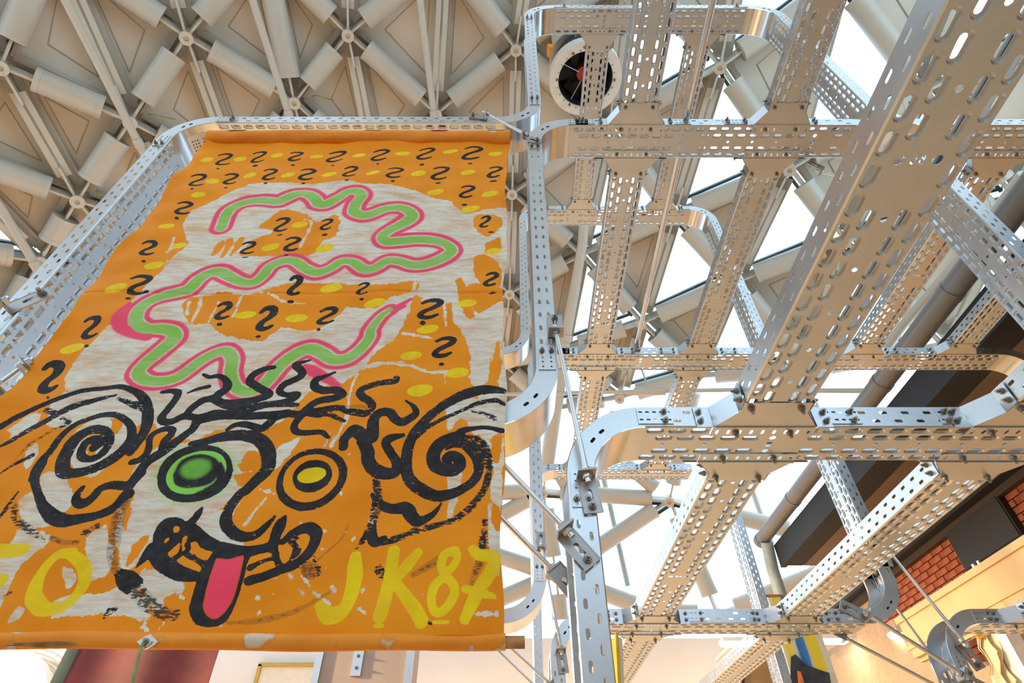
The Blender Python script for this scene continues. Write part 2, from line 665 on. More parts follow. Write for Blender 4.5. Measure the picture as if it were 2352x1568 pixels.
ev = empty('eaves', (4.2, 4, 2.65 * K + CZ), 'charcoal fascia and brown boarded soffit under the gutter', 'eaves', None, 'structure')
hs = 2.65 * K + CZ
fx = 3.30 * K
MB().box((fx - .03, 3.2, hs + .14), (.04, 0, 0), (0, 5.25, 0), (0, 0, .17)).build('fascia_board', FASCIA, ev)
MB().box((fx + .14, 3.2, hs + .03), (.13, 0, 0), (0, 5.25, 0), (0, 0, .03)).build('fascia_board', FASCIA, ev)
MB().box((fx + .8, 3.2, hs + .24), (.85, 0, 0), (0, 5.25, 0), (0, 0, .07)).build('eaves_core', FASCIA, ev)
for a in range(5):
    x0 = fx + .275 + a * .27
    MB().box((x0 + .13, 3.2, hs + .015), (.122, 0, 0), (0, 5.25, 0), (0, 0, .015)).build('soffit_board', SOFFIT, ev)
MB().box((XW - .13, 4.2, hs - .01), (.12, 0, 0), (0, 6.2, 0), (0, 0, .12)).build('steel_beam', BLACK, ev)
MB().box((XW - .06, 4.2, hs - .16), (.05, 0, 0), (0, 6.2, 0), (0, 0, .05)).build('steel_beam', simple('brown_black_steel', (.04, .025, .018), .5), ev)

bp = empty('blackout_panel', (XW - .1, 6.4, 2.89 + CZ), 'matt black square box fixed on the brick wall', 'speaker')
MB().box((XW - .07, 6.42, 2.89 + CZ), (.035, 0, 0), (0, .52, 0), (0, 0, .25)).build('cabinet', BLACK, bp)
MB().box((XW - .11, 6.42, 2.89 + CZ), (.008, 0, 0), (0, .50, 0), (0, 0, .235)).build('front_cover', BLACK, bp)
for dy in (-.1, .0):
    MB().cyl((XW - .12, 6.75 + dy, 2.62 + CZ), (XW - .12, 6.75 + dy, 2.66 + CZ), .03, 10).build('clamp', ROD, bp)

cb = empty('cream_beam', (5.2, 4, 2.0 + CZ), 'long cream painted beam box below the brick wall', 'beam')
MB().box((5.03, 3.2, 2.07 + CZ), (.12, 0, 0), (0, 4.4, 0), (0, 0, .22)).build('beam_box', CREAM, cb)
MB().box((4.905, 3.2, 2.27 + CZ), (.025, 0, 0), (0, 4.42, 0), (0, 0, .035)).build('edge_strip', CREAM, cb)
MB().box((4.91, 3.2, 1.96 + CZ), (.02, 0, 0), (0, 4.42, 0), (0, 0, .02)).build('edge_strip', CREAM, cb)
MB().box((5.0, 3.2, 1.84 + CZ), (.03, 0, 0), (0, 4.42, 0), (0, 0, .03)).build('edge_strip', CREAM, cb)

# ---- lattice roof
KN = {(0, 0): (429, 81), (1, 0): (677, 231), (0, 1): (300, 275), (0, 2): (179, 456), (0, 3): (93, 596), (1, -1): (800, 76),
      (2, -1): (1003, 258), (2, -2): (1186, 110), (3, -1): (1177, 441), (-1, 1): (2, 148), (4, -1): (1336, 583), (5, -1): (1474, 739),
      (3, -2): (1400, 290), (3, -3): (1655, 150), (4, -2): (1550, 492), (4, -3): (1815, 385), (5, -2): (1690, 645), (5, -3): (1942, 550),
      (4, 0): (1171, 670), (5, 0): (1293, 803), (6, 0): (1424, 910), (6, -1): (1600, 862)}


def dome_d(px, py):
    el = math.degrees(math.asin(ray(px, py).normalized().z))
    t = min(1, max(0, (50 - el) / 25))
    return 11.05 + 1.2 * t * t * (3 - 2 * t)


ks = list(KN)
A = np.array([[1, i, j, i * i, i * j, j * j] for i, j in ks], float)
P3 = np.array([at_d(*KN[k], dome_d(*KN[k])) for k in ks])
CO = np.linalg.lstsq(A, P3, rcond=None)[0]
NODE = {}
for i in range(-5, 8):
    for j in range(-8, 9):
        if (i, j) in KN:
            NODE[(i, j)] = Vector(at_d(*KN[(i, j)], dome_d(*KN[(i, j)])))
        else:
            q = Vector(np.array([1, i, j, i * i, i * j, j * j]) @ CO)
            pr = project(q)
            if pr is None or i > 6: continue
            if -900 < pr[0] < 2900 and -700 < pr[1] < 960 and q.z > 4.5:
                NODE[(i, j)] = q
roof = empty('ceiling', (0, 4, 9), 'beige lattice vault roof of tubes and triangular panels', None, None, 'structure')
DC = Vector((-0.5, 2.5, -1.5))
RT = 0.175


def nrm(p):
    return (p - DC).normalized()


tube_cache = 0
used = set()


def strut(parent, a, b, r=RT, gap=.36, name='roof_tube', mat=None):
    d = (b - a)
    if d.length < 2.2 * gap: return
    d.normalize()
    mb = MB().cyl(a + d * gap, b - d * gap, r, 28)
    mb.cyl(a + d * gap, a + d * (gap + .07), r * 1.03, 28)
    mb.cyl(b - d * (gap + .07), b - d * gap, r * 1.03, 28)
    return mb.build(name, mat or TUBE, parent, True)


def rib(parent, a, b, gap=.36):
    d = (b - a)
    if d.length < .8: return
    d.normalize()
    n = nrm((a + b) / 2)
    n = (n - d * n.dot(d)).normalized()
    s = d.cross(n)
    c = (a + b) / 2
    hl = (b - a).length / 2 - gap
    mb = MB()
    mb.box(c + n * .02, d * hl, s * .10, n * .02)
    mb.box(c + n * .12, d * (hl - .1), s * .018, n * .12)
    mb.box(c + n * .23, d * (hl + .2), s * .16, n * .015)
    return mb.build('roof_rib', BEIGE, parent)


def hub(parent, p, nbrs, mat=None):
    n = nrm(p)
    mb = MB()
    mb.cyl(p - n * .16, p + n * .14, .075, 16)
    mb.cyl(p - n * .185, p - n * .15, .1, 16, r_in=.04)
    for q in nbrs:
        d = (q - p)
        d = (d - n * d.dot(n)).normalized()
        s = d.cross(n)
        e = (q - p).normalized()
        mb.prism([p + d * .05 - n * .13 + s * .017, p + e * .5 - n * .10 + s * .017, p + e * .5 + n * .10 + s * .017, p + d * .05 + n * .13 + s * .017], -s * .034)
    return mb.build('roof_node', mat or BEIGE, parent)


def tri_panel(parent, a, b, c, off=.33, ins=.0):
    n = nrm((a + b + c) / 3)
    ctr = (a + b + c) / 3

    def sh(p, k): return p + (ctr - p).normalized() * k
    mb = MB()
    q = [p + nrm(p) * off for p in (a, b, c)]
    mb.prism(q, n * .05)
    big = mb.build('roof_panel', PANEL, parent)
    # thin dark beige joint around the field
    mb = MB()
    for p1, p2 in ((a, b), (b, c), (c, a)):
        u, v = sh(p1, .58) + n * (off - .004), sh(p2, .58) + n * (off - .004)
        d = (v - u).normalized()
        mb.box((u + v) / 2, d * ((v - u).length / 2), d.cross(n) * .008, n * .005)
    mb.build('panel_joint', JOINT, big)
    mb = MB()
    for p1, p2 in ((a, b), (b, c), (c, a)):
        u, v = sh(p1, .14) + n * (off - .07), sh(p2, .14) + n * (off - .07)
        d = (v - u).normalized()
        s = d.cross(n)
        mb.box((u + v) / 2, d * ((v - u).length / 2), s * .045, n * .07)
    mb.build('panel_frame', BEIGE, big)
    return big


def tri_glass(parent, a, b, c, off=.33):
    n = nrm((a + b + c) / 3)
    ctr = (a + b + c) / 3

    def sh(p, k): return p + (ctr - p).normalized() * k
    q = [p + nrm(p) * off for p in (a, b, c)]
    g = MB().prism(q, n * .012).build('glass_pane', GLASS, parent)
    mb = MB()
    for p1, p2 in ((a, b), (b, c), (c, a)):
        u, v = sh(p1, .22) + n * (off - .01), sh(p2, .22) + n * (off - .01)
        d = (v - u).normalized()
        s = d.cross(n)
        mb.box((u + v) / 2, d * ((v - u).length / 2 + .05), s * .025, n * .04)
    mb.build('glazing_bar', DARKF, g)
    return g


nb_of = {k: [] for k in NODE}
for (i, j), p in NODE.items():
    for di, dj, kind in ((1, 0, 't'), (0, 1, 't'), (1, 1, 'r')):
        k2 = (i + di, j + dj)
        if k2 in NODE:
            q = NODE[k2]
            nb_of[(i, j)].append(q)
            nb_of[k2].append(p)
            if kind == 't' or (i, j) == (0, -1):
                strut(roof, p, q)
            else:
                rib(roof, p, q)
for k, p in NODE.items():
    if nb_of[k]:
        hub(roof, p, nb_of[k])
for (i, j) in list(NODE):
    L_, B_, T_, R_ = (i, j), (i + 1, j), (i, j - 1), (i + 1, j - 1)
    if B_ in NODE and T_ in NODE:
        cx, cy = project((NODE[L_] + NODE[B_] + NODE[T_]) / 3)
        if cx < 30 and 470 < cy < 600:
            tri_glass(roof, NODE[L_], NODE[T_], NODE[B_])
        else:
            tri_panel(roof, NODE[L_], NODE[T_], NODE[B_])
        if R_ in NODE:
            cx, cy = project((NODE[R_] + NODE[B_] + NODE[T_]) / 3)
            if cx > 1300 or (cx < 30 and 470 < cy < 600):
                tri_glass(roof, NODE[T_], NODE[R_], NODE[B_])
            else:
                tri_panel(roof, NODE[T_], NODE[R_], NODE[B_])

# unseen vault behind the viewer, added to dim what the trays reflect
for (i, j) in list(NODE):
    L_, B_, T_, R_ = (i, j), (i + 1, j), (i, j - 1), (i + 1, j - 1)
    for tri, right in (((L_, T_, B_), False), ((T_, R_, B_), True)):
        if all(t in NODE for t in tri):
            q = [NODE[t] for t in tri]
            c = (q[0] + q[1] + q[2]) / 3
            if c.y < .4: continue
            cx = project(c)[0]
            qm = [Vector((v.x, -v.y, v.z)) + Vector((v.x, -v.y, v.z - 1)).normalized() * .3 for v in q]
            nn = Vector((c.x, -c.y, c.z - 1)).normalized()
            if right and cx > 1300:
                MB().prism(qm, nn * .012).build('glass_pane', GLASS, roof)
            else:
                MB().prism(qm, nn * .05).build('roof_panel', PANEL, roof)

# lower glazed front of the vault
SN = {'a': (1248, 1128), 'b': (1538, 1147), 'c': (1278, 1320), 'd': (1650, 1412), 'e': (1860, 1228), 'f': (1062, 1132), 'g': (1070, 1226),
      'h': (1050, 1246), 'i': (1040, 1420), 'j': (1292, 1470), 'k': (1500, 1404), 'm': (1990, 1275), 'n': (1405, 1040)}
SP = {k: Vector(at_d(*v, dome_d(*v))) for k, v in SN.items()}
win = empty('window_1', (1, 11, 4), 'glazed lower front of the vault with white tubes', None, None, 'structure')
SE_ = ['ab', 'bc', 'ac', 'af', 'ag', 'ch', 'ci', 'cj', 'ck', 'bd', 'be', 'dm', 'kd']
nb2 = {k: [] for k in SP}
for e in SE_:
    strut(win, SP[e[0]], SP[e[1]], .16, .36, 'front_tube')
    nb2[e[0]].append(SP[e[1]])
    nb2[e[1]].append(SP[e[0]])
for u_, v_ in (('b', (6, -1)), ('a', (5, 0)), ('n', (6, 0))):
    strut(win, SP[u_], NODE[v_], .15, .36, 'front_tube')
    nb2[u_].append(NODE[v_])
strut(win, SP['n'], SP['a'], .15, .36, 'front_tube')
strut(win, SP['n'], SP['b'], .15, .36, 'front_tube')
nb2['n'] += [SP['a'], SP['b']]
for k in SP:
    if nb2[k] and k in 'abcdn':
        hub(win, SP[k], nb2[k])
for e in ('ab', 'bc', 'af', 'ag', 'ch', 'ck', 'be'):
    a, b = SP[e[0]], SP[e[1]]
    d = (b - a).normalized()
    n = nrm((a + b) / 2)
    n = (n - d * n.dot(d)).normalized()
    MB().box((a + b) / 2 + n * .2 - Vector((0, 0, .17)), d * ((b - a).length / 2), n.cross(d) * .03, n * .04).build('glazing_bar', DARKF, win)
for t3 in ('abc', 'acg', 'cij', 'bde', 'bck'):
    q = [SP[x] + nrm(SP[x]) * .26 for x in t3]
    MB().prism(q, nrm(q[0]) * .012).build('glass_pane', GLASS, win)
# slim outer mullions
for p0, p1 in (((1385, 1090), (1442, 1345)), ((1726, 1120), (1772, 1250)), ((1350, 1020), (1375, 1120))):
    a, b = at_d(*p0, 12.7), at_d(*p1, 12.7)
    MB().cyl(a, b, .055, 8).build('outer_mullion', BEIGE, win)

# tie rods and thin service pipes under the roof
tie = empty('tie_rod', at_d(1150, 905, 10.4), 'white tie rod with clamp spanning under the roof glass', 'tie rod')
a, b = at_d(1150, 905, 10.4), at_d(1790, 893, 10.4)
MB().cyl(a, b, .035, 12).build('rod', BEIGE, tie, True)
c = a.lerp(b, .56)
MB().cyl(c - (b - a).normalized() * .27, c + (b - a).normalized() * .27, .075, 14).build('clamp_sleeve', BEIGE, tie, True)
MB().cyl(c, c + Vector((-.05, .1, .75)), .018, 8).build('hanger', BEIGE, tie)
tie2 = empty('tie_rod', at_d(1850, 897, 10.4), 'white tie rod running to the gutter pipe', 'tie rod')
MB().cyl(at_d(1850, 897, 10.4), at_d(2010, 897, 9.9), .04, 12).build('rod', BEIGE, tie2, True)
for pts, D, r, lab in ((((60, -160), (150, 0), (335, 362)), 10.3, .055, 'thin beige pipe reaching the sticker bend of the banner frame'),
                       (((545, -110), (580, 0), (672, 290)), 10.3, .055, 'thin beige pipe beside the wide crown tube'),
                       (((955, -100), (965, 0), (1000, 290)), 10.3, .055, 'thin beige pipe above the banner middle'),
                       (((1350, 380), (1338, 560), (1296, 800)), 10.4, .09, 'grey pipe along the first strip of roof glass'),
                       (((-60, 400), (0, 475), (92, 625)), 10.3, .055, 'thin beige pipe behind the bracket of the outer banner upright')):
    p = [at_d(*q, D) for q in pts]
    t = empty('service_pipe', p[0], lab, 'pipe')
    MB().tube(p, r, 14).build('pipe_run', BEIGE, t, True)
    mm = p[1].lerp(p[2], .9)
    MB().cyl(mm - (p[2] - p[1]).normalized() * .06, mm + (p[2] - p[1]).normalized() * .06, r * 1.25, 14).build('pipe_clip', BEIGE, t, True)

# right hand roof pipe with small hooks
sp = empty('service_pipe', at_d(2230, 560, 9), 'slim pale pipe running above the gutter', 'pipe')
MB().tube([at_d(2352, 400, 8.5), at_d(2210, 590, 9.2), at_d(2075, 745, 9.8), at_d(2035, 800, 10)], .065, 12).build('pipe_run', BEIGE, sp, True)

# small cable loops near the nodes
for k_, (i, j) in enumerate([(0, 1), (0, 2), (2, -2), (3, -1), (1, 0), (5, -1), (4, 0)]):
    p = NODE[(i, j)]
    q = p + nrm(p) * .0
    c = [p + Vector((.30, -.05, .05)), p + Vector((.42, -.12, -.06)), p + Vector((.55, -.05, -.02)), p + Vector((.62, .05, .12))]
    MB().tube(c, .011, 6).build('earth_cable', MATS.get('olive_cable') or simple('olive_cable', (.22, .20, .03), .6), roof)

# ================================================================== BACKGROUND THINGS
# lamps on the back wall
for px, py, w_, lab in ((1698, 1480, .55, 'bright wall-washer lamp left of the blue and yellow hanging painting'),
                        (1905, 1474, .60, 'bright wall-washer lamp right of the blue and yellow hanging painting'),
                        (2098, 1462, .55, 'slim bright lamp on arm beside the curved tray bend')):
    Y = 10.2 if px < 2000 else 9.0
    p = at_y(px, py, Y)
    t = empty('wall_washer', p, lab, 'lamp')
    MB().box(p + Vector((0, 0, .05)), (w_ / 2 + .02, 0, 0), (0, .14, 0), (0, 0, .03)).build('housing', WHITEL, t)
    MB().box(p + Vector((0, 0, .005)), (w_ / 2, 0, 0), (0, .12, 0), (0, 0, .015)).build('light_panel', LAMPM, t)
    MB().box(p + Vector((0, (YB_ - Y) / 2 - .05, .09)), (.03, 0, 0), (0, (YB_ - Y) / 2, 0), (0, 0, .02)).build('arm', WHITEL, t)
    ld = bpy.data.lights.new('wall_washer_light', 'AREA')
    ld.shape = 'RECTANGLE'
    ld.size, ld.size_y = w_, .24
    ld.energy = 9
    ld.color = (1, .78, .52)
    lo = bpy.data.objects.new('wall_washer_light', ld)
    lo.parent = t
    lo.location = (0, 0, -.03)
    lo.rotation_euler = (math.radians(38), 0, 0)
    COL.objects.link(lo)

# unseen warm fill lights added on the side wall to gild the trays
for (x, y, z), (tx, ty), lab in (((-8.7, 4.6, 4.4), (-1.0, 6.0), 'warm floodlight on the white side wall, near end, added fill'), ((-8.7, 9.0, 4.4), (-1.0, 9.0), 'warm floodlight on the white side wall, far end, added fill'),
                                 ((-8.7, 7.0, 4.4), (0.5, 8.0), 'warm floodlight on the white side wall, middle one, added fill')):
    p = Vector((x, y, z))
    t = empty('fill_flood', p, lab, 'lamp')
    d = (Vector((tx, ty, 0)) - p).normalized()
    MB().box(p - d * .06, d * .05, Vector((0, 0, 1)).cross(d).normalized() * .16, d.cross(Vector((0, 0, 1)).cross(d)).normalized() * .12).build('housing', FASCIA, t)
    MB().box(Vector((p.x + (.09 if p.x > 0 else -.08), p.y, p.z + .02)), (.08, 0, 0), (0, .03, 0), (0, 0, .03)).build('wall_arm', FASCIA, t)
    MB().box(p - d * .005, d * .005, Vector((0, 0, 1)).cross(d).normalized() * .14, d.cross(Vector((0, 0, 1)).cross(d)).normalized() * .10).build('lens', WHITEL, t)
    ld = bpy.data.lights.new('fill_flood_beam', 'SPOT')
    ld.energy = FILL_FLOOD
    ld.color = (1, .70, .38)
    ld.spot_size = math.radians(75)
    ld.spot_blend = .8
    ld.shadow_soft_size = .15
    lo = bpy.data.objects.new('fill_flood_beam', ld)
    lo.parent = t
    lo.location = d * .03
    lo.rotation_euler = d.to_track_quat('-Z', 'Y').to_euler()
    COL.objects.link(lo)

# dark red hanging cloth with green edge behind the banner
Yr = 5.2
p1, p2 = at_y(100, 1600, Yr), at_y(492, 1600, Yr)
rp = empty('hanging_cloth', ((p1.x + p2.x) / 2, Yr, 1.0), 'dark red painted hanging cloth with a green left edge', 'hanging')
zt = at_y(300, 1452, Yr).z
xl, xg, xr = at_y(152, 1497, Yr).x, at_y(178, 1497, Yr).x, at_y(501, 1497, Yr).x
n = 30


def wavy(x0, x1, z0, z1, Y, amp, seed, nz=2, th=.01, nx=24):
    rnd = random.Random(seed)
    ph = rnd.random() * 6
    vs, fs = [], []
    for side in (0, 1):
        for a in range(nx + 1):
            x = x0 + (x1 - x0) * a / nx
            for b in range(nz + 1):
                z = z0 + (z1 - z0) * b / nz
                vs.append((x, Y + side * th + amp * math.sin(x * 9 + ph + .6 * math.sin(z * 4)), z))
    st = nz + 1
    off = (nx + 1) * st
    for a in range(nx):
        for b in range(nz):
            i = a * st + b
            fs.append((i, i + st, i + st + 1, i + 1))
            fs.append((off + i, off + i + 1, off + i + st + 1, off + i + st))
    for a in range(nx):
        for b in (0, nz):
            i = a * st + b
            fs.append((i, off + i, off + i + st, i + st))
    for a in (0, nx):
        for b in range(nz):
            i = a * st + b
            fs.append((i, i + 1, off + i + 1, off + i))
    return MB().add(vs, fs)


wavy(xg, xr, .2, zt, Yr, .012, 1, 8).build('red_field', REDP, rp, True)
wavy(xl, xg + .01, .2, zt, Yr - .002, .012, 1, 8, nx=6).build('green_border', GREENP, rp, True)
MB().cyl((xl - .03, Yr, zt), (xr + .03, Yr, zt), .02, 12).build('top_rod', DOWEL, rp, True)

# white ribbed round lamp at the far left
rl = empty('ring_lamp', at_y(-60, 1590, 6.5), 'round white ribbed lamp shade with concentric beige slats', 'lamp')
cR = at_y(-110, 1690, 6.5)
for k in range(6):
    R = .86 + k * .055
    pts = [cR + Vector((R * math.cos(t), .25 * math.sin(t), R * .80 * math.sin(t))) for t in [2 * math.pi * a / 48 for a in range(49)]]
    MB().tube(pts, .016 if k not in (0, 5) else .03, 8).build('slat_ring', WHITEL if k in (0, 5) else simple('slat_%d' % k, (.62, .55, .47), .6), rl, True)
MB().cyl(cR, cR + Vector((0, .12, 0)), .80, 40).build('shade', WHITEL, rl, True)

# framed picture and taupe column behind the banner
Yc = 9.5
a, b = at_y(595, 1523, 11.4), at_y(735, 1523, 11.4)
pf = empty('framed_picture', (a.x, 11.4, 2), 'pale picture in a thin gilded frame on the back wall', 'picture')
x0, x1, zt2 = a.x, b.x + .12, a.z
MB().box(((x0 + x1) / 2, 11.52, zt2 - .8), ((x1 - x0) / 2, 0, 0), (0, .02, 0), (0, 0, .8)).build('picture_sheet', CANVAS, pf)
for c, e in ((((x0 + x1) / 2, 11.49, zt2), ((x1 - x0) / 2 + .03, 0, .03)), (((x0 + x1) / 2, 11.49, zt2 - 1.6), ((x1 - x0) / 2 + .03, 0, .03)),
             ((x0, 11.49, zt2 - .8), (.03, 0, .8)), ((x1, 11.49, zt2 - .8), (.03, 0, .8))):
    MB().box(c, (e[0], 0, 0), (0, .035, 0), (0, 0, e[2])).build('frame_bar', GOLD, pf)
Yk = 6.2
xk0, xk1 = at_y(737, 1500, Yk).x, at_y(943, 1500, Yk).x
ck = empty('column', ((xk0 + xk1) / 2, Yk, 0), 'taupe boxed column with bright metal corner edges', 'column')
zk = at_y(840, 1440, Yk).z
MB().box(((xk0 + xk1) / 2, Yk + .3, zk / 2), ((xk1 - xk0) / 2, 0, 0), (0, .3, 0), (0, 0, zk / 2)).build('shaft', TAUPE, ck)
for x in (xk0, xk1):
    MB().box((x, Yk, zk / 2), (.035, 0, 0), (0, .03, 0), (0, 0, zk / 2)).build('corner_profile', ZINC, ck)
xb = at_y(822, 1520, Yk).x
zb0, zb1 = at_y(820, 1553, Yk).z, at_y(820, 1480, Yk).z
pl = MB().box((xb, Yk - .012, (zb0 + zb1) / 2), (.05, 0, 0), (0, .012, 0), (0, 0, (zb1 - zb0) / 2)).build('mounting_plate', ZINC, ck)
for zz in (.25, .62):
    bolt(pl, (xb, Yk - .026, zb0 + (zb1 - zb0) * zz), (0, -1, 0), 1.6)

# leaning crate panels and hanging paintings behind the tower
Yp = 6.6
bx = empty('plywood_panel', at_y(1740, 1560, Yp), 'brown plywood crate board with dark edge behind the trays', 'board')
q = [at_y(1706, 1568, Yp), at_y(1776, 1497, Yp), at_y(1796, 1620, Yp), at_y(1722, 1660, Yp)]
MB().prism([at_y(1709, 1548, Yp), at_y(1770, 1497, Yp), at_y(1795, 1640, Yp), at_y(1700, 1640, Yp)], (0, .05, 0)).build('board', BROWNP, bx)
MB().prism([at_y(1770, 1497, Yp - .01), at_y(1782, 1500, Yp - .01), at_y(1808, 1640, Yp - .01), at_y(1795, 1640, Yp - .01)], (0, .08, 0)).build('dark_edge', simple('maroon_edge', (.07, .015, .015), .6), bx)
MB().prism([at_y(1706, 1547, Yp - .012), at_y(1712, 1545, Yp - .012), at_y(1704, 1640, Yp - .012), at_y(1696, 1640, Yp - .012)], (0, .06, 0)).build('dark_edge', MATS['maroon_edge'], bx)
dr = empty('grey_drum', at_y(1795, 1530, 6.9), 'grey rounded panel tucked beside the plywood board', 'panel')
MB().cyl(at_y(1772, 1545, 6.95), at_y(1772, 1545, 6.95) + Vector((0, .1, 0)), .27, 32).build('disc', TAUPE, dr, True)
MB().cyl(at_y(1772, 1545, 6.94), at_y(1772, 1545, 6.94) + Vector((0, .12, 0)), .28, 32, r_in=.25).build('rim', ZINC, dr, True)

Yh = 6.0
hp = empty('hanging_painting', at_y(1860, 1568, Yh), 'hanging canvas painted yellow blue and charcoal behind the lower trays', 'painting')
m_, nt_, b_ = newmat('abstract_painting')
tc = nt_.nodes.new('ShaderNodeTexCoord')
sx = nt_.nodes.new('ShaderNodeSeparateXYZ')
nt_.links.new(tc.outputs['Generated'], sx.inputs[0])
nz = nt_.nodes.new('ShaderNodeTexNoise')
nz.inputs['Scale'].default_value = 4
nz.inputs['Detail'].default_value = 6
nt_.links.new(tc.outputs['Generated'], nz.inputs['Vector'])
mad = nt_.nodes.new('ShaderNodeMath')
mad.operation = 'MULTIPLY_ADD'
mad.inputs[1].default_value = .28
nt_.links.new(nz.outputs['Fac'], mad.inputs[0])
sb = nt_.nodes.new('ShaderNodeMath')
sb.operation = 'SUBTRACT'
sb.inputs[1].default_value = .14
nt_.links.new(sx.outputs['X'], sb.inputs[0])
nt_.links.new(sb.outputs[0], mad.inputs[2])
cr = nt_.nodes.new('ShaderNodeValToRGB')
cr.color_ramp.interpolation = 'LINEAR'
stops = [(0, (.75, .75, .70)), (.10, (.80, .62, .03)), (.26, (.78, .66, .1)), (.30, (.55, .62, .60)), (.34, (.03, .14, .42)), (.50, (.05, .22, .55)), (.56, (.5, .58, .6)), (.60, (.82, .62, .03)), (.84, (.85, .70, .05)), (.9, (.75, .74, .6))]
els = cr.color_ramp.elements
while len(els) < len(stops): els.new(.5)
for e, (p, c) in zip(els, stops):
    e.position = p
    e.color = (*c, 1)
nt_.links.new(mad.outputs[0], cr.inputs[0])
nt_.links.new(cr.outputs[0], b_.inputs['Base Color'])
b_.inputs['Roughness'].default_value = .7
x0, x1 = at_y(1802, 1500, Yh).x, at_y(1902, 1500, Yh).x
zt = at_y(1764, 1368, Yh).z
wavy(x0, x1, .6, zt, Yh, .006, 5, 6).build('canvas', m_, hp, True)
MB().cyl((x0 - .03, Yh, zt), (x1 + .03, Yh, zt), .015, 10).build('top_rod', DOWEL, hp, True)
cp = [at_y(1815, 1568, Yh - .012), at_y(1817, 1508, Yh - .012), at_y(1827, 1502, Yh - .012), at_y(1850, 1525, Yh - .012), at_y(1880, 1537, Yh - .012), at_y(1905, 1545, Yh - .012), at_y(1915, 1610, Yh - .012), at_y(1820, 1610, Yh - .012)]
MB().prism(cp, (0, .004, 0)).build('charcoal_figure', simple('charcoal_paint', (.035, .04, .06), .7, 0, .5, 9), hp)
cp = [at_y(1832, 1540, Yh - .02), at_y(1839, 1542, Yh - .02), at_y(1848, 1568, Yh - .02), at_y(1850, 1590, Yh - .02), at_y(1836, 1590, Yh - .02)]
MB().prism(cp, (0, .006, 0)).build('orange_mark', simple('orange_paint', (.8, .2, .03), .7, 0, .3, 20), hp)

ys = empty('yellow_canvas', at_y(1428, 1568, 2.5), 'narrow yellow painted canvas edge beside the upright tray', 'painting')
MB().prism([at_y(1414, 1452, 2.5), at_y(1420, 1452, 2.5), at_y(1433, 1700, 2.5), at_y(1425, 1700, 2.5)], (.0, .2, 0)).build('canvas', YELLOWP, ys)
MB().prism([at_y(1420, 1462, 2.5), at_y(1429, 1466, 2.5), at_y(1440, 1700, 2.5), at_y(1433, 1700, 2.5)], (.0, .2, 0)).build('stretcher_edge', CANVAS, ys)

# white pillar and gathered curtain at the lower right
Yw = 6.0
pp = [at_y(2294, 1428, Yw), at_y(2326, 1428, Yw)]
pw = empty('pillar', (pp[0].x, Yw, 0), 'plain white square pillar at the wall end', 'pillar')
MB().box(((pp[0].x + pp[1].x) / 2, Yw + .1, pp[0].z / 2), ((pp[1].x - pp[0].x) / 2, 0, 0), (0, .1, 0), (0, 0, pp[0].z / 2)).build('shaft', WHITEL, pw)
MB().box(((pp[0].x + pp[1].x) / 2, Yw + .1, pp[0].z + .02), ((pp[1].x - pp[0].x) / 2 + .02, 0, 0), (0, .12, 0), (0, 0, .02)).build('cap', WHITEL, pw)
cu = empty('curtain', at_y(2300, 1560, 6.2), 'gathered cream curtain cloth hanging by the white pillar', 'curtain')
Yu = 6.2
vs, fs = [], []
cols = 26
for a in range(cols + 1):
    s = a / cols
    top = at_y(2252 + 45 * s, 1462 - 18 * s, Yu)
    bot = at_y(2330 + 60 * s, 1640, Yu)
    for b in range(9):
        q = top.lerp(bot, b / 8)
        vs.append(q + Vector((0, .05 * math.sin(s * 22 + b * .4) + .04 * math.sin(b * 1.7 + s * 5), 0)))
for a in range(cols):
    for b in range(8):
        i = a * 9 + b
        fs.append((i, i + 9, i + 10, i + 1))
m = len(vs)
vs += [v + Vector((0, .03, 0)) for v in vs]
fs += [tuple(m + q for q in reversed(f)) for f in fs]
MB().add(vs, fs).build('cloth', CURTAIN, cu, True)
MB().cyl(at_y(2245, 1464, Yu), at_y(2300, 1442, Yu), .02, 10).build('curtain_rod', GOLD, cu, True)

# ================================================================== CABLE TRAY TOWERS
H1, H2, H3 = 1.0 + CZ, 3.04 + CZ, 5.12 + CZ
Y1, Y2, Y3 = 1.45, 3.38, 5.20
X_, Y_, Z_ = Vector((1, 0, 0)), Vector((0, 1, 0)), Vector((0, 0, 1))
RI, RO = 0.18, 0.262         # bottom radius of inner / outer bends
TD = .082                    # tee depth


def cross(label, x0, x1, y, z, markers=(), **kw):
    near, far = kw.pop('near', ()), kw.pop('far', ())
    return tray(label, (x0, y, z), X_, Z_, x1 - x0, markers, 'crosswise cable trays', cut_near=[q - x0 for q in near], cut_far=[q - x0 for q in far], **kw)


def lengthwise(label, xl, y0, y1, z, markers=(), tees=(), **kw):
    t = tray(label, (xl + W, y0, z), Y_, Z_, y1 - y0, markers, 'lengthwise cable trays', **kw)
    xc = xl + W / 2
    for ye, s in tees:
        tee(t, xc, ye, z, s)
    return t


def upright(label, xb, z0, z1, y, face, **kw):
    """xb: x of the bottom sheet, which faces face*(+x)"""
    if face > 0:
        return tray(label, (xb, y, z0), Z_, -X_, z1 - z0, (), 'upright cable trays', **kw)
    return tray(label, (xb, y, z1), -Z_, X_, z1 - z0, (), 'upright cable trays', **kw)


# bend kinds.  all keep the near rail in the plane y
def bend_left_down(label, x, y, z, **kw):       # cross tray running right from here, turns down at its left end (bottom inside)
    return bend(label, (x + RI, y, z - RI), -X_, Z_, Y_, RI, True, **kw)


def bend_right_down(label, x, y, z, **kw):      # cross tray ends on the right and turns down
    return bend(label, (x - RI, y, z - RI), Z_, X_, Y_, RI, True, **kw)


def bend_up_to_left(label, x, y, z, **kw):      # upright (bottom faces right at x) turning left at its foot, bottom outside
    return bend(label, (x - RO, y, z + RO), X_, -Z_, Y_, RO, False, **kw)


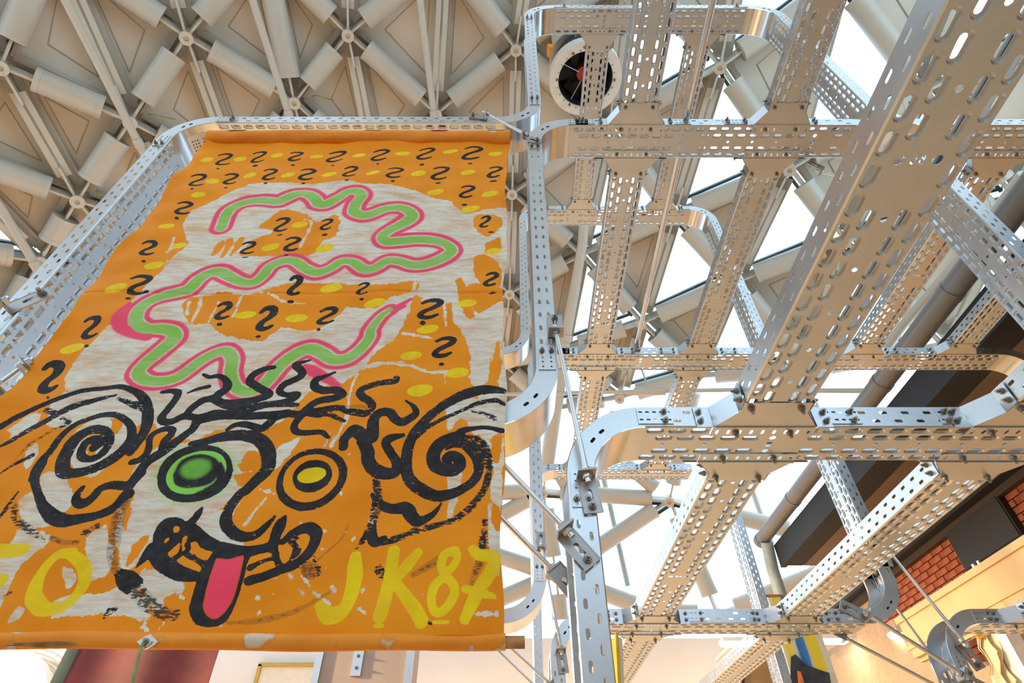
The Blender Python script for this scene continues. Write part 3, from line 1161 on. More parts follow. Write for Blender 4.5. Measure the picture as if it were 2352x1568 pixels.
def bend_up_to_right(label, x, y, z, **kw):     # upright (bottom faces left at x) turning right at its foot
    return bend(label, (x + RO, y, z + RO), -Z_, -X_, Y_, RO, False, **kw)


def joint_h(t, x, y, z, d=1):
    coupling(t, (x, y, z), (d, 0, 0), Z_, (0, -1, 0))


def joint_v(t, xb, y, z, face, d):
    coupling(t, (xb, y, z), (0, 0, d), (-face, 0, 0), (0, -1, 0))


# ---------- lower tier, front row
xa = .237
b1 = bend_left_down('tray bend above the front upright, lower tier', xa, Y1, H1)
joint_h(b1, xa + RI - .02, Y1, H1)
joint_v(b1, xa, Y1, H1 - RI + .02, 1, -1)
c1 = cross('crosswise tray of the lower tier carrying the broad overhead tray', xa + RI, 2.30, Y1, H1, (.36, 1.3), near=(.79, 1.595), far=(.79, 1.595))
joint_h(c1, .99, Y1, H1)
joint_h(c1, 1.46, Y1, H1, -1)
upright('front upright tray beside the banner, below the lower tier', xa, -.2 + CZ - 1.4, H1 - RI, Y1, 1)
lengthwise('broad overhead tray with the largest slots, lower tier', .69, -1.3, Y1 - TD, H1, (1.78,), ((Y1, -1),))
lengthwise('overhead tray nearest the brick wall, lower tier', 1.495, -1.0, Y1 - TD, H1, (1.2,), ((Y1, -1),))
lengthwise('lower tier tray behind the broad overhead tray, banner side', .69, Y1 + W + TD, Y2 - TD, H1, (.9,), ((Y1 + W, 1), (Y2, -1)))
lengthwise('lower tier tray receding past the brick wall, brick wall side', 1.495, Y1 + W + TD, Y2 - TD, H1, (.9,), ((Y1 + W, 1), (Y2, -1)))
# ---------- lower tier, second row
xb2 = .285
b2 = bend_left_down('tray bend over the second row upright, lower tier', xb2, Y2, H1)
joint_h(b2, xb2 + RI - .02, Y2, H1)
c2 = cross('lower tier crosswise tray in the second row, above the lamps', xb2 + RI, 2.02, Y2, H1, (.3,), near=(.79, 1.595), far=(.79, 1.595))
joint_h(c2, .56, Y2, H1, -1)
joint_h(c2, .99, Y2, H1)
joint_h(c2, 1.46, Y2, H1, -1)
joint_h(c2, 1.76, Y2, H1)
upright('second row upright tray below the lower tier', xb2, .2, H1 - RI, Y2, 1)
lengthwise('lower tier tray slanting down behind the yellow canvas edge', .69, Y2 + W + TD, 5.3, H1, (), ((Y2 + W, 1),))
lengthwise('lower tier tray slanting down over the plywood board', 1.495, Y2 + W + TD, 5.3, H1, (), ((Y2 + W, 1),))
bu = bend('tray bend turning upward at the end of the second row', (2.02, Y2, H1 + RO), -Z_, X_, Y_, RO, False, group=None)
joint_h(bu, 2.02 - .09, Y2, H1)
tray('short upright tray rising from the second row bend', (2.02 + RO, Y2, H1 + RO), Z_, -X_, .28, (), 'upright cable trays')
# right hand tower, lower tier second row
b3 = bend_left_down('shiny tray bend beside the white pillar, lower tier', 2.39 + HT, Y2, H1)
joint_h(b3, 2.39 + HT + RI - .02, Y2, H1)
cross('brick-side tower crosswise tray, lower tier second row', 2.39 + HT + RI, 3.9, Y2, H1, near=(2.94,), far=())
joint_v(b3, 2.39 + HT, Y2, H1 - RI + .02, 1, -1)
upright('brick-side tower upright tray below the shiny bend', 2.39 + HT, .2, H1 - RI, Y2, 1)
lengthwise('short tray end joining the brick-side tower, lower tier', 2.84, 1.9, Y2 - TD, H1, (), ((Y2, -1),))
# ---------- banner tower, lower tier pieces showing beside the banner
v1 = upright('front upright tray along the inner edge of the banner, middle tier', .16, H1 + RO, H2 - RI, Y1, 1, stag=False)
d1 = bend_up_to_left('bright tray bend at the banner edge, foot of the front upright', .16, Y1, H1)
joint_v(d1, .16, Y1, H1 + RO - .03, 1, 1)
cross('banner tower crosswise tray behind the banner, lower tier', -1.6, .16 - RO, Y1, H1)
# ---------- middle tier, front row
e1 = bend_left_down('tray bend beside the short stay rod at the banner top, middle tier', .16, Y1, H2)
joint_h(e1, .16 + RI - .02, Y1, H2)
joint_v(e1, .16, Y1, H2 - RI + .02, 1, -1)
c3 = cross('middle tier crosswise tray in the front row below the fan', .16 + RI, 2.12 - RI, Y1, H2, (.62, 1.35), near=(.70, 1.52), far=(.70, 1.52))
joint_h(c3, .47, Y1, H2, -1)
joint_h(c3, .90, Y1, H2)
joint_h(c3, 1.31, Y1, H2, -1)
bend_right_down('tray bend hidden by the broad overhead tray, middle tier', 2.12, Y1, H2)
v2 = upright('upright tray before the gutter pipe, middle tier front row', 2.12, H1 + .1, H2 - RI, Y1, -1)
lengthwise('middle tier tray in front of the front row, banner side', .60, -.6, Y1 - TD, H2, (.9,), ((Y1, -1),))
lengthwise('middle tier tray in front of the front row, brick wall side', 1.42, -.6, Y1 - TD, H2, (1.35,), ((Y1, -1),))
lengthwise('middle tier tray from front row to second row, banner side', .60, Y1 + W + TD, Y2 - TD, H2, (1.25,), ((Y1 + W, 1), (Y2, -1)))
lengthwise('middle tier tray from front row to second row, brick wall side', 1.42, Y1 + W + TD, Y2 - TD, H2, (1.0,), ((Y1 + W, 1), (Y2, -1)))
lengthwise('middle tier tray behind the second row, banner side', .60, Y2 + W + TD, Y3, H2, (), ((Y2 + W, 1), (Y3, -1)))
lengthwise('middle tier tray behind the second row, brick wall side', 1.42, Y2 + W + TD, Y3, H2, (), ((Y2 + W, 1), (Y3, -1)))
# frame above the banner
f1 = bend_left_down('tray bend with a paper sticker at the banner top', -1.855, Y1, H2 + .03)
joint_h(f1, -1.855 + RI - .01, Y1, H2 + .03)
joint_v(f1, -1.855, Y1, H2 + .03 - RI + .02, 1, -1)
cross('crosswise tray running along the top of the banner', -1.855 + RI, .175 - RO, Y1, H2 + .03, (.3,))
upright('upright tray along the outer edge of the banner', -1.855, .3, H2 + .03 - RI, Y1, 1)
st = MB()
stk = MB()
for k in range(7):
    t0, t1 = math.radians(30 + k * 5), math.radians(35 + k * 5)
    C = Vector((-1.855 + RI, Y1 + .045, H2 + .03 - RI))
    def q(t, y, r=RI - .0012): return C + Vector((-math.cos(t) * r, y, math.sin(t) * r))
    st.add([q(t0, 0), q(t1, 0), q(t1, .1), q(t0, .1)], [(0, 1, 2, 3)])
    if k in (1, 2, 3, 5):
        for j in range(1, 5 if k != 5 else 3):
            stk.add([q(t0 + .02, .012 + .018 * j, RI - .002), q(t0 + .06, .012 + .018 * j, RI - .002), q(t0 + .06, .02 + .018 * j, RI - .002), q(t0 + .02, .02 + .018 * j, RI - .002)], [(0, 1, 2, 3)])
    if k == 5:
        for j in range(9):
            stk.add([q(t0, .052 + .004 * j, RI - .002), q(t1 + .02, .052 + .004 * j, RI - .002), q(t1 + .02, .054 + .004 * j, RI - .002), q(t0, .054 + .004 * j, RI - .002)], [(0, 1, 2, 3)])
so = st.build('paper_sticker', STICKER, f1)
stk.build('printed_lines', INK, so)
# ---------- upper tier, front row
g1 = bend_up_to_left('tray bend leading from the upper upright into the tray above the banner', .175, Y1, H2 + .03)
joint_v(g1, .175, Y1, H2 + .03 + RO - .03, 1, 1)
upright('slim upright tray from the banner top corner to the upper tier', .175, H2 + .03 + RO, H3 - RI, Y1, 1)
g2 = bend_left_down('tray bend at the top of the upper tier, banner end', .175, Y1, H3)
joint_h(g2, .175 + RI - .01, Y1, H3)
joint_v(g2, .175, Y1, H3 - RI + .02, 1, -1)
c4 = cross('upper tier crosswise tray in the front row beside the fan', .175 + RI, 2.11 - RI, Y1, H3, (.4,), near=(), far=(.74, 1.60))
g3 = bend_right_down('tray bend at the top of the upper tier, brick wall end', 2.11, Y1, H3)
joint_h(g3, 2.11 - RI + .01, Y1, H3, -1)
upright('upright tray descending from the upper tier, brick wall end', 2.11, H2 + RO, H3 - RI, Y1, -1)
bend_up_to_right('tray bend into the brick-side tower, middle tier front row', 2.11, Y1, H2)
lengthwise('upper tier tray between the rows in front of the fan', .64, Y1 + W + TD, Y2 - TD, H3, (.5,), ((Y1 + W, 1), (Y2, -1)))
lengthwise('upper tier tray between the rows beside the conduit', 1.50, Y1 + W + TD, Y2 - TD, H3, (.5,), ((Y1 + W, 1), (Y2, -1)))
# ---------- upper tier, second row
h1 = bend_left_down('tray bend of the upper tier second row, banner end', .15, Y2, H3)
c5 = cross('upper tier crosswise tray in the second row', .15 + RI, 2.08 - RI, Y2, H3, (.25,), near=(.74, 1.60), far=())
joint_h(c5, .47, Y2, H3, -1)
h2 = bend_right_down('dark tray bend of the upper tier second row, brick wall end', 2.08, Y2, H3)
joint_h(h2, 2.08 - RI + .01, Y2, H3, -1)
upright('second row upright tray behind the front upright, upper tier', .15, H2 + RO, H3 - RI, Y2, 1)
h3 = bend_up_to_left('tray bend at the foot of the second row upper upright', .15, Y2, H2)
cross('banner tower crosswise tray of the second row, middle tier', -1.4, .15 - RO, Y2, H2)
upright('second row upright tray from the dark bend', 2.08, H2 + .12, H3 - RI, Y2, -1)
# ---------- middle tier, second row
k1 = bend_left_down('tray bend of the middle tier second row, banner end', .2, Y2, H2)
joint_h(k1, .2 + RI - .02, Y2, H2)
c6 = cross('middle tier crosswise tray in the second row', .2 + RI, 2.15, Y2, H2, (.62, 1.4), near=(.70, 1.52), far=(.70, 1.52))
joint_h(c6, .47, Y2, H2, -1)
joint_h(c6, .90, Y2, H2)
joint_h(c6, 1.31, Y2, H2, -1)
joint_h(c6, 1.74, Y2, H2)
upright('second row upright tray from middle to lower tier, banner side', .205, H1 + RO, H2 - RI, Y2, 1)
k2 = bend_up_to_left('tray bend at the banner foot, second row', .205, Y2, H1)
joint_v(k2, .205, Y2, H1 + RO - .03, 1, 1)
cross('banner tower crosswise tray of the second row, lower tier', -1.4, .205 - RO, Y2, H1)
upright('second row upright tray crossing the dark eaves', 2.23, H1 + .32, H2 - .02, Y2, -1)
# right hand tower, middle tier
cross('brick-side tower crosswise tray of the front row, middle tier', 2.11 + RO, 4.2, Y1, H2, near=(), far=(2.87,))
c7 = cross('brick-side tower crosswise tray of the second row, middle tier', 2.36, 4.0, Y2, H2, (.5,), near=(2.87, 3.63), far=())
joint_h(c7, 3.06, Y2, H2)
bend_right_down('tray bend at the brick wall end of the second row, middle tier', 4.0 + RI, Y2, H2)
lengthwise('brick-side tower tray in front of the gutter, middle tier', 2.77, Y1 + W + TD, Y2 - TD, H2, (.8,), ((Y1 + W, 1), (Y2, -1)))
lengthwise('brick-side tower tray against the dark fascia, middle tier', 3.53, Y1 + W + TD, Y2 - TD, H2, (.8,), ((Y2, -1),))
# ---------- middle tier, third row
m1 = bend_left_down('tray bend of the third row', .26, Y3, H2)
c8 = cross('crosswise tray of the third row behind the lattice tubes', .26 + RI, 1.9, Y3, H2, near=(.70, 1.52), far=())
joint_h(c8, .47, Y3, H2, -1)
joint_h(c8, .90, Y3, H2)
upright('third row upright tray seen against the glass', .26, H1 - .3, H2 - RI, Y3, 1)
upright('third row upright tray at the brick wall end', 2.2, H1 - .1, H2 + .1, Y3, -1)

# ---------- conduit, stay rods and brackets
cd = empty('conduit', (1.0, 1, H2), 'round steel conduit running above the middle tier trays', 'conduit')
ca, cb2 = Vector((.985, -.6, H2 + .104)), Vector((1.03, Y2 + .02, H2 + .102))
MB().cyl(ca, cb2, .0175, 20).build('conduit_tube', ROD, cd, True)
MB().box(cb2 + Vector((0, -.033, -.022)), (.022, 0, 0), (0, .010, 0), (0, 0, .042)).build('saddle_clamp', BRACKET, cd)
bolt(cd, cb2 + Vector((0, -.044, -.045)), (0, -1, 0))


def bracket(t, p, along, out, rodp, size=1.0):
    """angle bracket: slotted foot plate on the rail plus a standing plate that takes the rod"""
    p, along, out = Vector(p), Vector(along).normalized(), Vector(out).normalized()
    s = along.cross(out)
    z = size
    S = Sheet()
    L = .11 * z
    S.add(slot_cell(0, L, -.026 * z, .026 * z, L * .62, 0, .030 * z, .0075 * z, .030 * z, .0075 * z, 0, 8))
    o = p + out * .003
    f = put_sheet('foot_plate', S, o + out * .004, along, s, -out, BRACKET, t)
    mb = MB()
    for w0 in (-1, 1):
        mb.box(o + along * L / 2 + s * w0 * .026 * z + out * .002, along * L / 2, s * .0012, out * .003)
    mb.box(o + along * L + out * .002, along * .0012, s * .026 * z, out * .003)
    mb.box(o + out * (.026 * z), along * .003, s * .027 * z, out * .026 * z)
    mb.build('standing_plate', BRACKET, t)
    bolt(t, o + along * L * .82 + out * .006, out, 1.2 * z)
    c = o + out * .028 * z
    rd = (Vector(rodp) - c).normalized()
    for k in (-1, 1):
        m = MB()
        m.cyl(c + along * k * .004 * z, c + along * k * .016 * z, .0135 * z, 6)
        m.build('hex_nut', ROD, t)
    return c


def stay(label, pa, pb, aa, ab, r=.008, size=1.0, brackets=(True, True), ext=.03, far=False):
    t = empty('stay_rod', pa, label, 'stay rod', 'diagonal stay rods')
    pa, pb = Vector(pa), Vector(pb)
    out = Vector((0, 1 if far else -1, 0))
    ea = bracket(t, pa, aa, out, pb, size) if brackets[0] else pa
    eb = bracket(t, pb, ab, out, pa, size) if brackets[1] else pb
    d = (eb - ea).normalized()
    MB().cyl(ea - d * (ext if brackets[0] else 0), eb + d * (ext if brackets[1] else 0), r, 12).build('rod', ROD, t, True)
    return t


yn = Y1 - .002
stay('stay rod from the front upright down to the bend bracket', at_y(1276, 775, yn), at_y(1345, 1098, yn), (0.02, 0, -.001 + 1), (.12, 0, -1))
stay('stay rod passing behind the banner edge to the tilted bracket', at_y(1000, 905, yn), at_y(1296, 1225, yn), (-1, 0, .8), (.62, 0, -.78), brackets=(False, True))
stay('rear stay rod ending on the far rail of the front upright', at_y(1000, 1035, Y1 + W + .002), at_y(1272, 1300, Y1 + W + .002), (-1, 0, .8), (.62, 0, -.78), brackets=(False, True), far=True)
stay('short stay rod at the banner top corner below the fan', at_y(1118, 272, yn), at_y(1204, 318, yn), (-1, 0, .25), (1, 0, -.6), size=.9)
stay('stay rod along the second row uprights', at_y(1244, 1262, Y2 - .002), at_y(1288, 1494, Y2 - .002), (0, 0, 1), (.1, 0, -1))
stay('upper stay rod of the second row behind the banner foot', at_y(1120, 1440, Y2 - .002), at_y(1262, 1572, Y2 - .002), (-1, 0, .8), (.6, 0, -.7), brackets=(False, True))
stay('lower stay rod of the second row behind the banner foot', at_y(1100, 1452, Y2 + W + .002), at_y(1240, 1582, Y2 + W + .002), (-1, 0, .8), (.6, 0, -.7), brackets=(False, True), far=True)
stay('stay rod from the second row bend to the shiny bend', at_y(1988, 1416, Y2 - .002), at_y(2200, 1552, Y2 - .002), (-.9, 0, .5), (.85, 0, -.5), r=.011, size=1.25)
stay('stay rod hanging past the brick wall to the shiny bend', at_y(2040, 1262, Y2 - .002), at_y(2204, 1478, Y2 - .002), (-.3, 0, 1), (.35, 0, -1), r=.010, size=1.2, brackets=(False, True))
stay('rear stay rod below the second row bend', at_y(1945, 1460, Y2 + W + .002), at_y(2178, 1582, Y2 + W + .002), (-.9, 0, .5), (.85, 0, -.5), r=.010, size=1.0, far=True)
stay('rear stay rod behind the shiny bend', at_y(2040, 1370, Y2 + W + .002), at_y(2150, 1520, Y2 + W + .002), (-.5, 0, .8), (.5, 0, -.8), r=.009, brackets=(False, False), far=True)
stay('short stay rod on the upright along the banner outer edge', at_y(20, 712, yn), at_y(-90, 800, yn), (.7, 0, .7), (-.6, 0, -.7), size=1.3)
stay('lower stay rod on the upright along the banner outer edge', at_y(8, 905, yn), at_y(75, 855, yn), (-.4, 0, -1), (.6, 0, .7), size=1.3)
stay('short stay rod hanging from the front row of the middle tier', at_y(1890, 385, Y1 + W + .002), at_y(1960, 412, Y1 + W + .002), (-.4, 0, .5), (.6, 0, -.4), size=.8, brackets=(True, False), far=True)

# ---------- ventilation fan under the roof
pf_ = at_d(1345, 184, 9.0)
fan = empty('duct_fan', pf_, 'round beige duct fan with black blades and red hub under the roof', 'fan')
r0 = .505
MB().cyl(pf_, pf_ + Vector((0, 0, .05)), r0 + .02, 48, r_in=r0 - .11).build('mounting_ring', FANRING, fan, True)
MB().cyl(pf_ + Vector((0, 0, .05)), pf_ + Vector((0, 0, .17)), r0 + .02, 48, r_in=r0 - .04).build('inlet_skirt', FANRING, fan, True)
MB().cyl(pf_ + Vector((0, 0, .02)), pf_ + Vector((0, 0, .62)), r0 - .09, 48, r_in=r0 - .105).build('fan_casing', FASCIA, fan, True)
MB().cyl(pf_ + Vector((0, 0, .66)), pf_ + Vector((0, 0, .71)), r0 - .01, 48, r_in=r0 - .12).build('upper_flange', ZINC, fan, True)
MB().cyl(pf_ + Vector((0, 0, .71)), pf_ + Vector((0, 0, 2.2)), r0 - .1, 48).build('duct', BEIGE, fan, True)
MB().cyl(pf_ + Vector((0, 0, .58)), pf_ + Vector((0, 0, .62)), r0 - .10, 40).build('back_plate', BLACK, fan, True)
MB().cyl(pf_ + Vector((0, 0, .22)), pf_ + Vector((0, 0, .5)), .11, 24).build('hub', REDHUB, fan, True)
for k in range(6):
    t = math.pi * 2 * k / 6
    e = Vector((math.cos(t), math.sin(t), 0))
    s = Vector((-math.sin(t), math.cos(t), 0))
    q = [pf_ + e * .1 + s * -.07 + Vector((0, 0, .30)), pf_ + e * .36 + s * -.13 + Vector((0, 0, .29)), pf_ + e * .36 + s * .13 + Vector((0, 0, .40)), pf_ + e * .1 + s * .07 + Vector((0, 0, .42))]
    MB().prism(q, (0, 0, .015)).build('fan_blade', BLACK, fan)
for k in range(4):
    t = math.pi * 2 * k / 4 + .5
    e = Vector((math.cos(t), math.sin(t), 0))
    MB().cyl(pf_ + e * .1 + Vector((0, 0, .18)), pf_ + e * .37 + Vector((0, 0, .12)), .008, 6).build('guard_wire', ROD, fan)
for k in range(24):
    t = math.pi * 2 * k / 24
    bolt(fan, pf_ + Vector((math.cos(t), math.sin(t), 0)) * (r0 - .09), (0, 0, -1), 1.0 if k % 4 else 2.2)
ob = at_d(1264, 116, 9.95)
obx = empty('isolator_box', ob, 'small orange switch box beside the duct fan', 'switch box')
MB().box(ob, (.05, 0, 0), (0, .06, 0), (0, 0, .11)).build('housing', ORANGEB, obx)
MB().box(ob + Vector((0, -.065, 0)), (.035, 0, 0), (0, .008, 0), (0, 0, .08)).build('cover', ORANGEB, obx)
MB().tube([ob + Vector((0, 0, -.11)), ob + Vector((-.03, -.02, -.25)), ob + Vector((.02, .02, -.45)), ob + Vector((.08, .1, -.6))], .012, 6).build('cable', ORANGEB, obx, True)

# ================================================================== PAINTED BANNER
YBN = 1.405


def bpt(px, py):
    """photo pixel -> (x, z) on the banner plane, plus metres per pixel there"""
    r = ray(px, py)
    k = YBN / r.y
    return r.x * k, r.z * k + CZ, k / F


NX, NZ = 480, 690
ZT, ZB = bpt(800, 322)[1], bpt(600, 1462)[1]
tt = np.linspace(0, 1, NZ + 1)
zz = ZT + (ZB - ZT) * tt
edge_l = bpt(480, 318)[0] + .010 * np.sin(zz * 9) + .006 * np.sin(zz * 23 + 1) - .012 * np.sin(np.pi * tt)
edge_r = bpt(1171, 318)[0] - .006 + .007 * np.sin(zz * 7 + 2) + .004 * np.sin(zz * 19) - .010 * np.sin(np.pi * tt)
edge_l[0] = bpt(480, 318)[0]
uu = np.linspace(0, 1, NX + 1)
GX = edge_l[:, None] + (edge_r - edge_l)[:, None] * uu[None, :]
GZ = np.repeat(zz[:, None], NX + 1, 1)
BIG = 1.0
layers = {k: np.full(GX.shape, -BIG) for k in ('black', 'white', 'yellow', 'green', 'pinkfill', 'eyegreen', 'tongue', 'orangefill')}
dry = np.zeros(GX.shape)
pink = np.zeros(GX.shape)
glow = np.zeros(GX.shape)
faint = np.full(GX.shape, -BIG)


def window(x0, x1, z0, z1, m):
    r = np.where((zz >= z0 - m) & (zz <= z1 + m))[0]
    if len(r) == 0: return None
    sub = slice(r[0], r[-1] + 1)
    cx = np.where((GX[r[0]:r[-1] + 1].max(0) >= x0 - m) & (GX[r[0]:r[-1] + 1].min(0) <= x1 + m))[0]
    if len(cx) == 0: return None
    return sub, slice(cx[0], cx[-1] + 1)


def smooth_path(pts, k=5):
    """Catmull-Rom"""
    P = np.array(pts, float)
    if len(P) < 3: return P
    Q = np.vstack([2 * P[0] - P[1], P, 2 * P[-1] - P[-2]])
    out = []
    for i in range(1, len(Q) - 2):
        for t in np.linspace(0, 1, k, endpoint=False):
            a, b, c, d = Q[i - 1], Q[i], Q[i + 1], Q[i + 2]
            out.append(.5 * ((2 * b) + (-a + c) * t + (2 * a - 5 * b + 4 * c - d) * t * t + (-a + 3 * b - 3 * c + d) * t ** 3))
    out.append(P[-1])
    return np.array(out)


def path_in(pts, w, k=5):
    """signed inside distance of a brush path given in photo pixels; w: width in pixels, a number or a list"""
    n = len(pts)
    ws = list(np.interp(np.linspace(0, 1, n), np.linspace(0, 1, len(w)), w)) if isinstance(w, (list, tuple)) else [w] * n
    S = smooth_path([(p[0], p[1], q) for p, q in zip(pts, ws)], k)
    T = np.array([(*bpt(a, b), c) for a, b, c in S])
    x, z, r = T[:, 0], T[:, 1], np.maximum(T[:, 3] * T[:, 2] / 2, .0004)
    win_ = window(x.min(), x.max(), z.min(), z.max(), r.max() + .05)
    if win_ is None: return None, None
    X, Z = GX[win_], GZ[win_]
    best = np.full(X.shape, -BIG)
    for i in range(len(x) - 1):
        dx, dz = x[i + 1] - x[i], z[i + 1] - z[i]
        L2 = dx * dx + dz * dz + 1e-12
        t = np.clip(((X - x[i]) * dx + (Z - z[i]) * dz) / L2, 0, 1)
        d = np.hypot(X - x[i] - t * dx, Z - z[i] - t * dz)
        best = np.maximum(best, r[i] + t * (r[i + 1] - r[i]) - d)
    return win_, best


def stroke(layer, pts, w, dr=0.0, k=5):
    win_, b = path_in(pts, w, k)
    if win_ is None: return
    L = layers[layer][win_]
    if layer == 'black':
        D = dry[win_]
        D[b > L] = dr
        dry[win_] = D
    layers[layer][win_] = np.maximum(L, b)


def poly_in(pts, smooth=True, k=3):
    P = list(pts) + [pts[0]]
    S = smooth_path(P, k) if smooth else np.array(P, float)
    T = np.array([bpt(a, b) for a, b in S])
    x, z = T[:, 0], T[:, 1]
    win_ = window(x.min(), x.max(), z.min(), z.max(), .06)
    if win_ is None: return None, None
    X, Z = GX[win_], GZ[win_]
    ins = np.zeros(X.shape, bool)
    d = np.full(X.shape, BIG)
    for i in range(len(x) - 1):
        x0, z0, x1, z1 = x[i], z[i], x[i + 1], z[i + 1]
        c = (z0 > Z) != (z1 > Z)
        if abs(z1 - z0) > 1e-9:
            ins ^= c & (X < (x1 - x0) * (Z - z0) / (z1 - z0) + x0)
        dx, dz = x1 - x0, z1 - z0
        t = np.clip(((X - x0) * dx + (Z - z0) * dz) / (dx * dx + dz * dz + 1e-12), 0, 1)
        d = np.minimum(d, np.hypot(X - x0 - t * dx, Z - z0 - t * dz))
    return win_, np.where(ins, d, -d)


def fill(layer, pts, dr=0.0, cut=False, smooth=True):
    win_, b = poly_in(pts, smooth)
    if win_ is None: return
    L = layers[layer][win_]
    if cut:
        layers[layer][win_] = np.minimum(L, -b)
    else:
        if layer == 'black':
            D = dry[win_]
            D[b > L] = dr
            dry[win_] = D
        layers[layer][win_] = np.maximum(L, b)


def ell_pts(cx, cy, a, b, deg=0, n=20):
    t = math.radians(deg)
    return [(cx + a * math.cos(q) * math.cos(t) - b * math.sin(q) * math.sin(t), cy + a * math.cos(q) * math.sin(t) + b * math.sin(q) * math.cos(t))
            for q in [2 * math.pi * i / n for i in range(n)]]


# ---- white ground
fill('white', [(418, 513), (433, 488), (466, 468), (512, 445), (558, 426), (594, 417), (648, 418), (719, 420), (800, 415), (842, 426), (890, 425),
               (916, 431), (967, 443), (994, 452), (1030, 460), (1041, 469), (1062, 486), (1084, 488), (1140, 478), (1165, 486), (1168, 600), (1170, 660),
               (1120, 655), (1090, 650), (1070, 660), (1050, 690), (1010, 700), (955, 680), (940, 719), (924, 752), (901, 787), (884, 795), (860, 815),
               (835, 841), (815, 856), (797, 869), (770, 880), (740, 884), (700, 905), (650, 960), (600, 985), (560, 990), (500, 985), (440, 1010), (400, 1000), (360, 985),
               (345, 960), (300, 900), (250, 890), (173, 905), (150, 880), (169, 839), (217, 787), (254, 748), (236, 767), (270, 735), (300, 695), (325, 672),
               (357, 634), (377, 617), (400, 590), (430, 560), (425, 540)])
# band of white down the right
fill('white', [(1036, 690), (1070, 690), (1100, 720), (1168, 690), (1168, 790), (1140, 790), (1125, 830), (1118, 880), (1082, 884), (1080, 822), (1066, 772), (1040, 734)])
fill('white', [(1128, 800), (1168, 780), (1168, 900), (1150, 900), (1138, 860)])
fill('white', [(1100, 890), (1168, 900), (1160, 1000), (1152, 1110), (1150, 1300), (1128, 1300), (1122, 1180), (1130, 1060), (1105, 1010), (1095, 940)])
fill('white', [(1020, 930), (1095, 915), (1110, 980), (1090, 1000), (1060, 960), (1030, 990)])
fill('white', [(1025, 1095), (1060, 1085), (1058, 1115), (1028, 1135)])
fill('white', [(1030, 1140), (1052, 1135), (1040, 1185), (1028, 1190)])
# orange left open inside the white
for P in ([(623, 497), (655, 479), (708, 495), (730, 510), (769, 492), (783, 517), (771, 543), (740, 553), (728, 575), (692, 586), (620, 586), (548, 584), (560, 567), (590, 545), (620, 537), (625, 525), (595, 520)],
          [(498, 551), (512, 547), (508, 566), (490, 583), (484, 580), (490, 562)],
          [(520, 545), (536, 543), (530, 560), (512, 586), (506, 582)],
          [(548, 545), (562, 543), (550, 568), (530, 585), (525, 580)],
          [(421, 690), (441, 681), (502, 668), (557, 674), (605, 664), (656, 650), (690, 645), (733, 648), (784, 650), (835, 655), (896, 657), (935, 650), (957, 650), (960, 665), (920, 680), (891, 690),
           (873, 706), (830, 706), (797, 704), (779, 719), (743, 746), (707, 757), (660, 752), (640, 755), (618, 772), (600, 782), (560, 776), (539, 774), (504, 763), (478, 742), (445, 742), (430, 735), (421, 718)],
          [(1086, 500), (1105, 492), (1148, 498), (1150, 520), (1120, 545), (1092, 525)],
          [(1115, 560), (1148, 545), (1150, 570), (1118, 585)],
          [(1085, 592), (1110, 585), (1148, 610), (1150, 650), (1125, 672), (1100, 650), (1088, 625)],
          [(1045, 645), (1062, 640), (1080, 690), (1090, 725), (1078, 735), (1060, 705)],
          [(1138, 800), (1146, 790), (1150, 860), (1122, 890), (1118, 870)],
          [(1125, 1010), (1150, 1000), (1150, 1060), (1130, 1060)],
          [(1128, 1150), (1150, 1180), (1148, 1220), (1128, 1200)]):
    fill('white', P, cut=True)
# runs and drips of white paint over the orange
for P, w in (([(700, 505), (716, 512), (700, 545), (688, 570)], [5, 6, 4]), ([(783, 517), (776, 540), (768, 560), (760, 585)], [10, 7, 9]),
             ([(835, 841), (880, 835), (940, 840), (985, 855), (1021, 856)], [14, 9, 8]), ([(924, 767), (960, 772), (993, 778)], 7), ([(1021, 856), (1023, 885)], 3),
             ([(820, 856), (806, 885), (800, 915), (798, 945), (780, 985), (760, 1020)], [8, 6, 8, 5]), ([(957, 652), (945, 690), (936, 715)], [10, 6]),
             ([(1016, 664), (1020, 700), (1026, 750)], [10, 6, 3]), ([(990, 655), (1005, 672), (970, 690)], 5),
             ([(500, 690), (488, 715), (478, 740)], [5, 4]), ([(460, 680), (452, 710), (440, 735)], [9, 7]), ([(432, 690), (428, 720)], 8),
             ([(555, 675), (545, 700), (535, 725)], [5, 3]), ([(582, 668), (620, 672), (650, 692), (698, 695)], [3, 7, 3]),
             ([(400, 545), (392, 570), (384, 580)], [5, 8, 3]), ([(410, 590), (402, 612)], 3), ([(384, 600), (378, 615)], 3)):
    stroke('white', P, w)
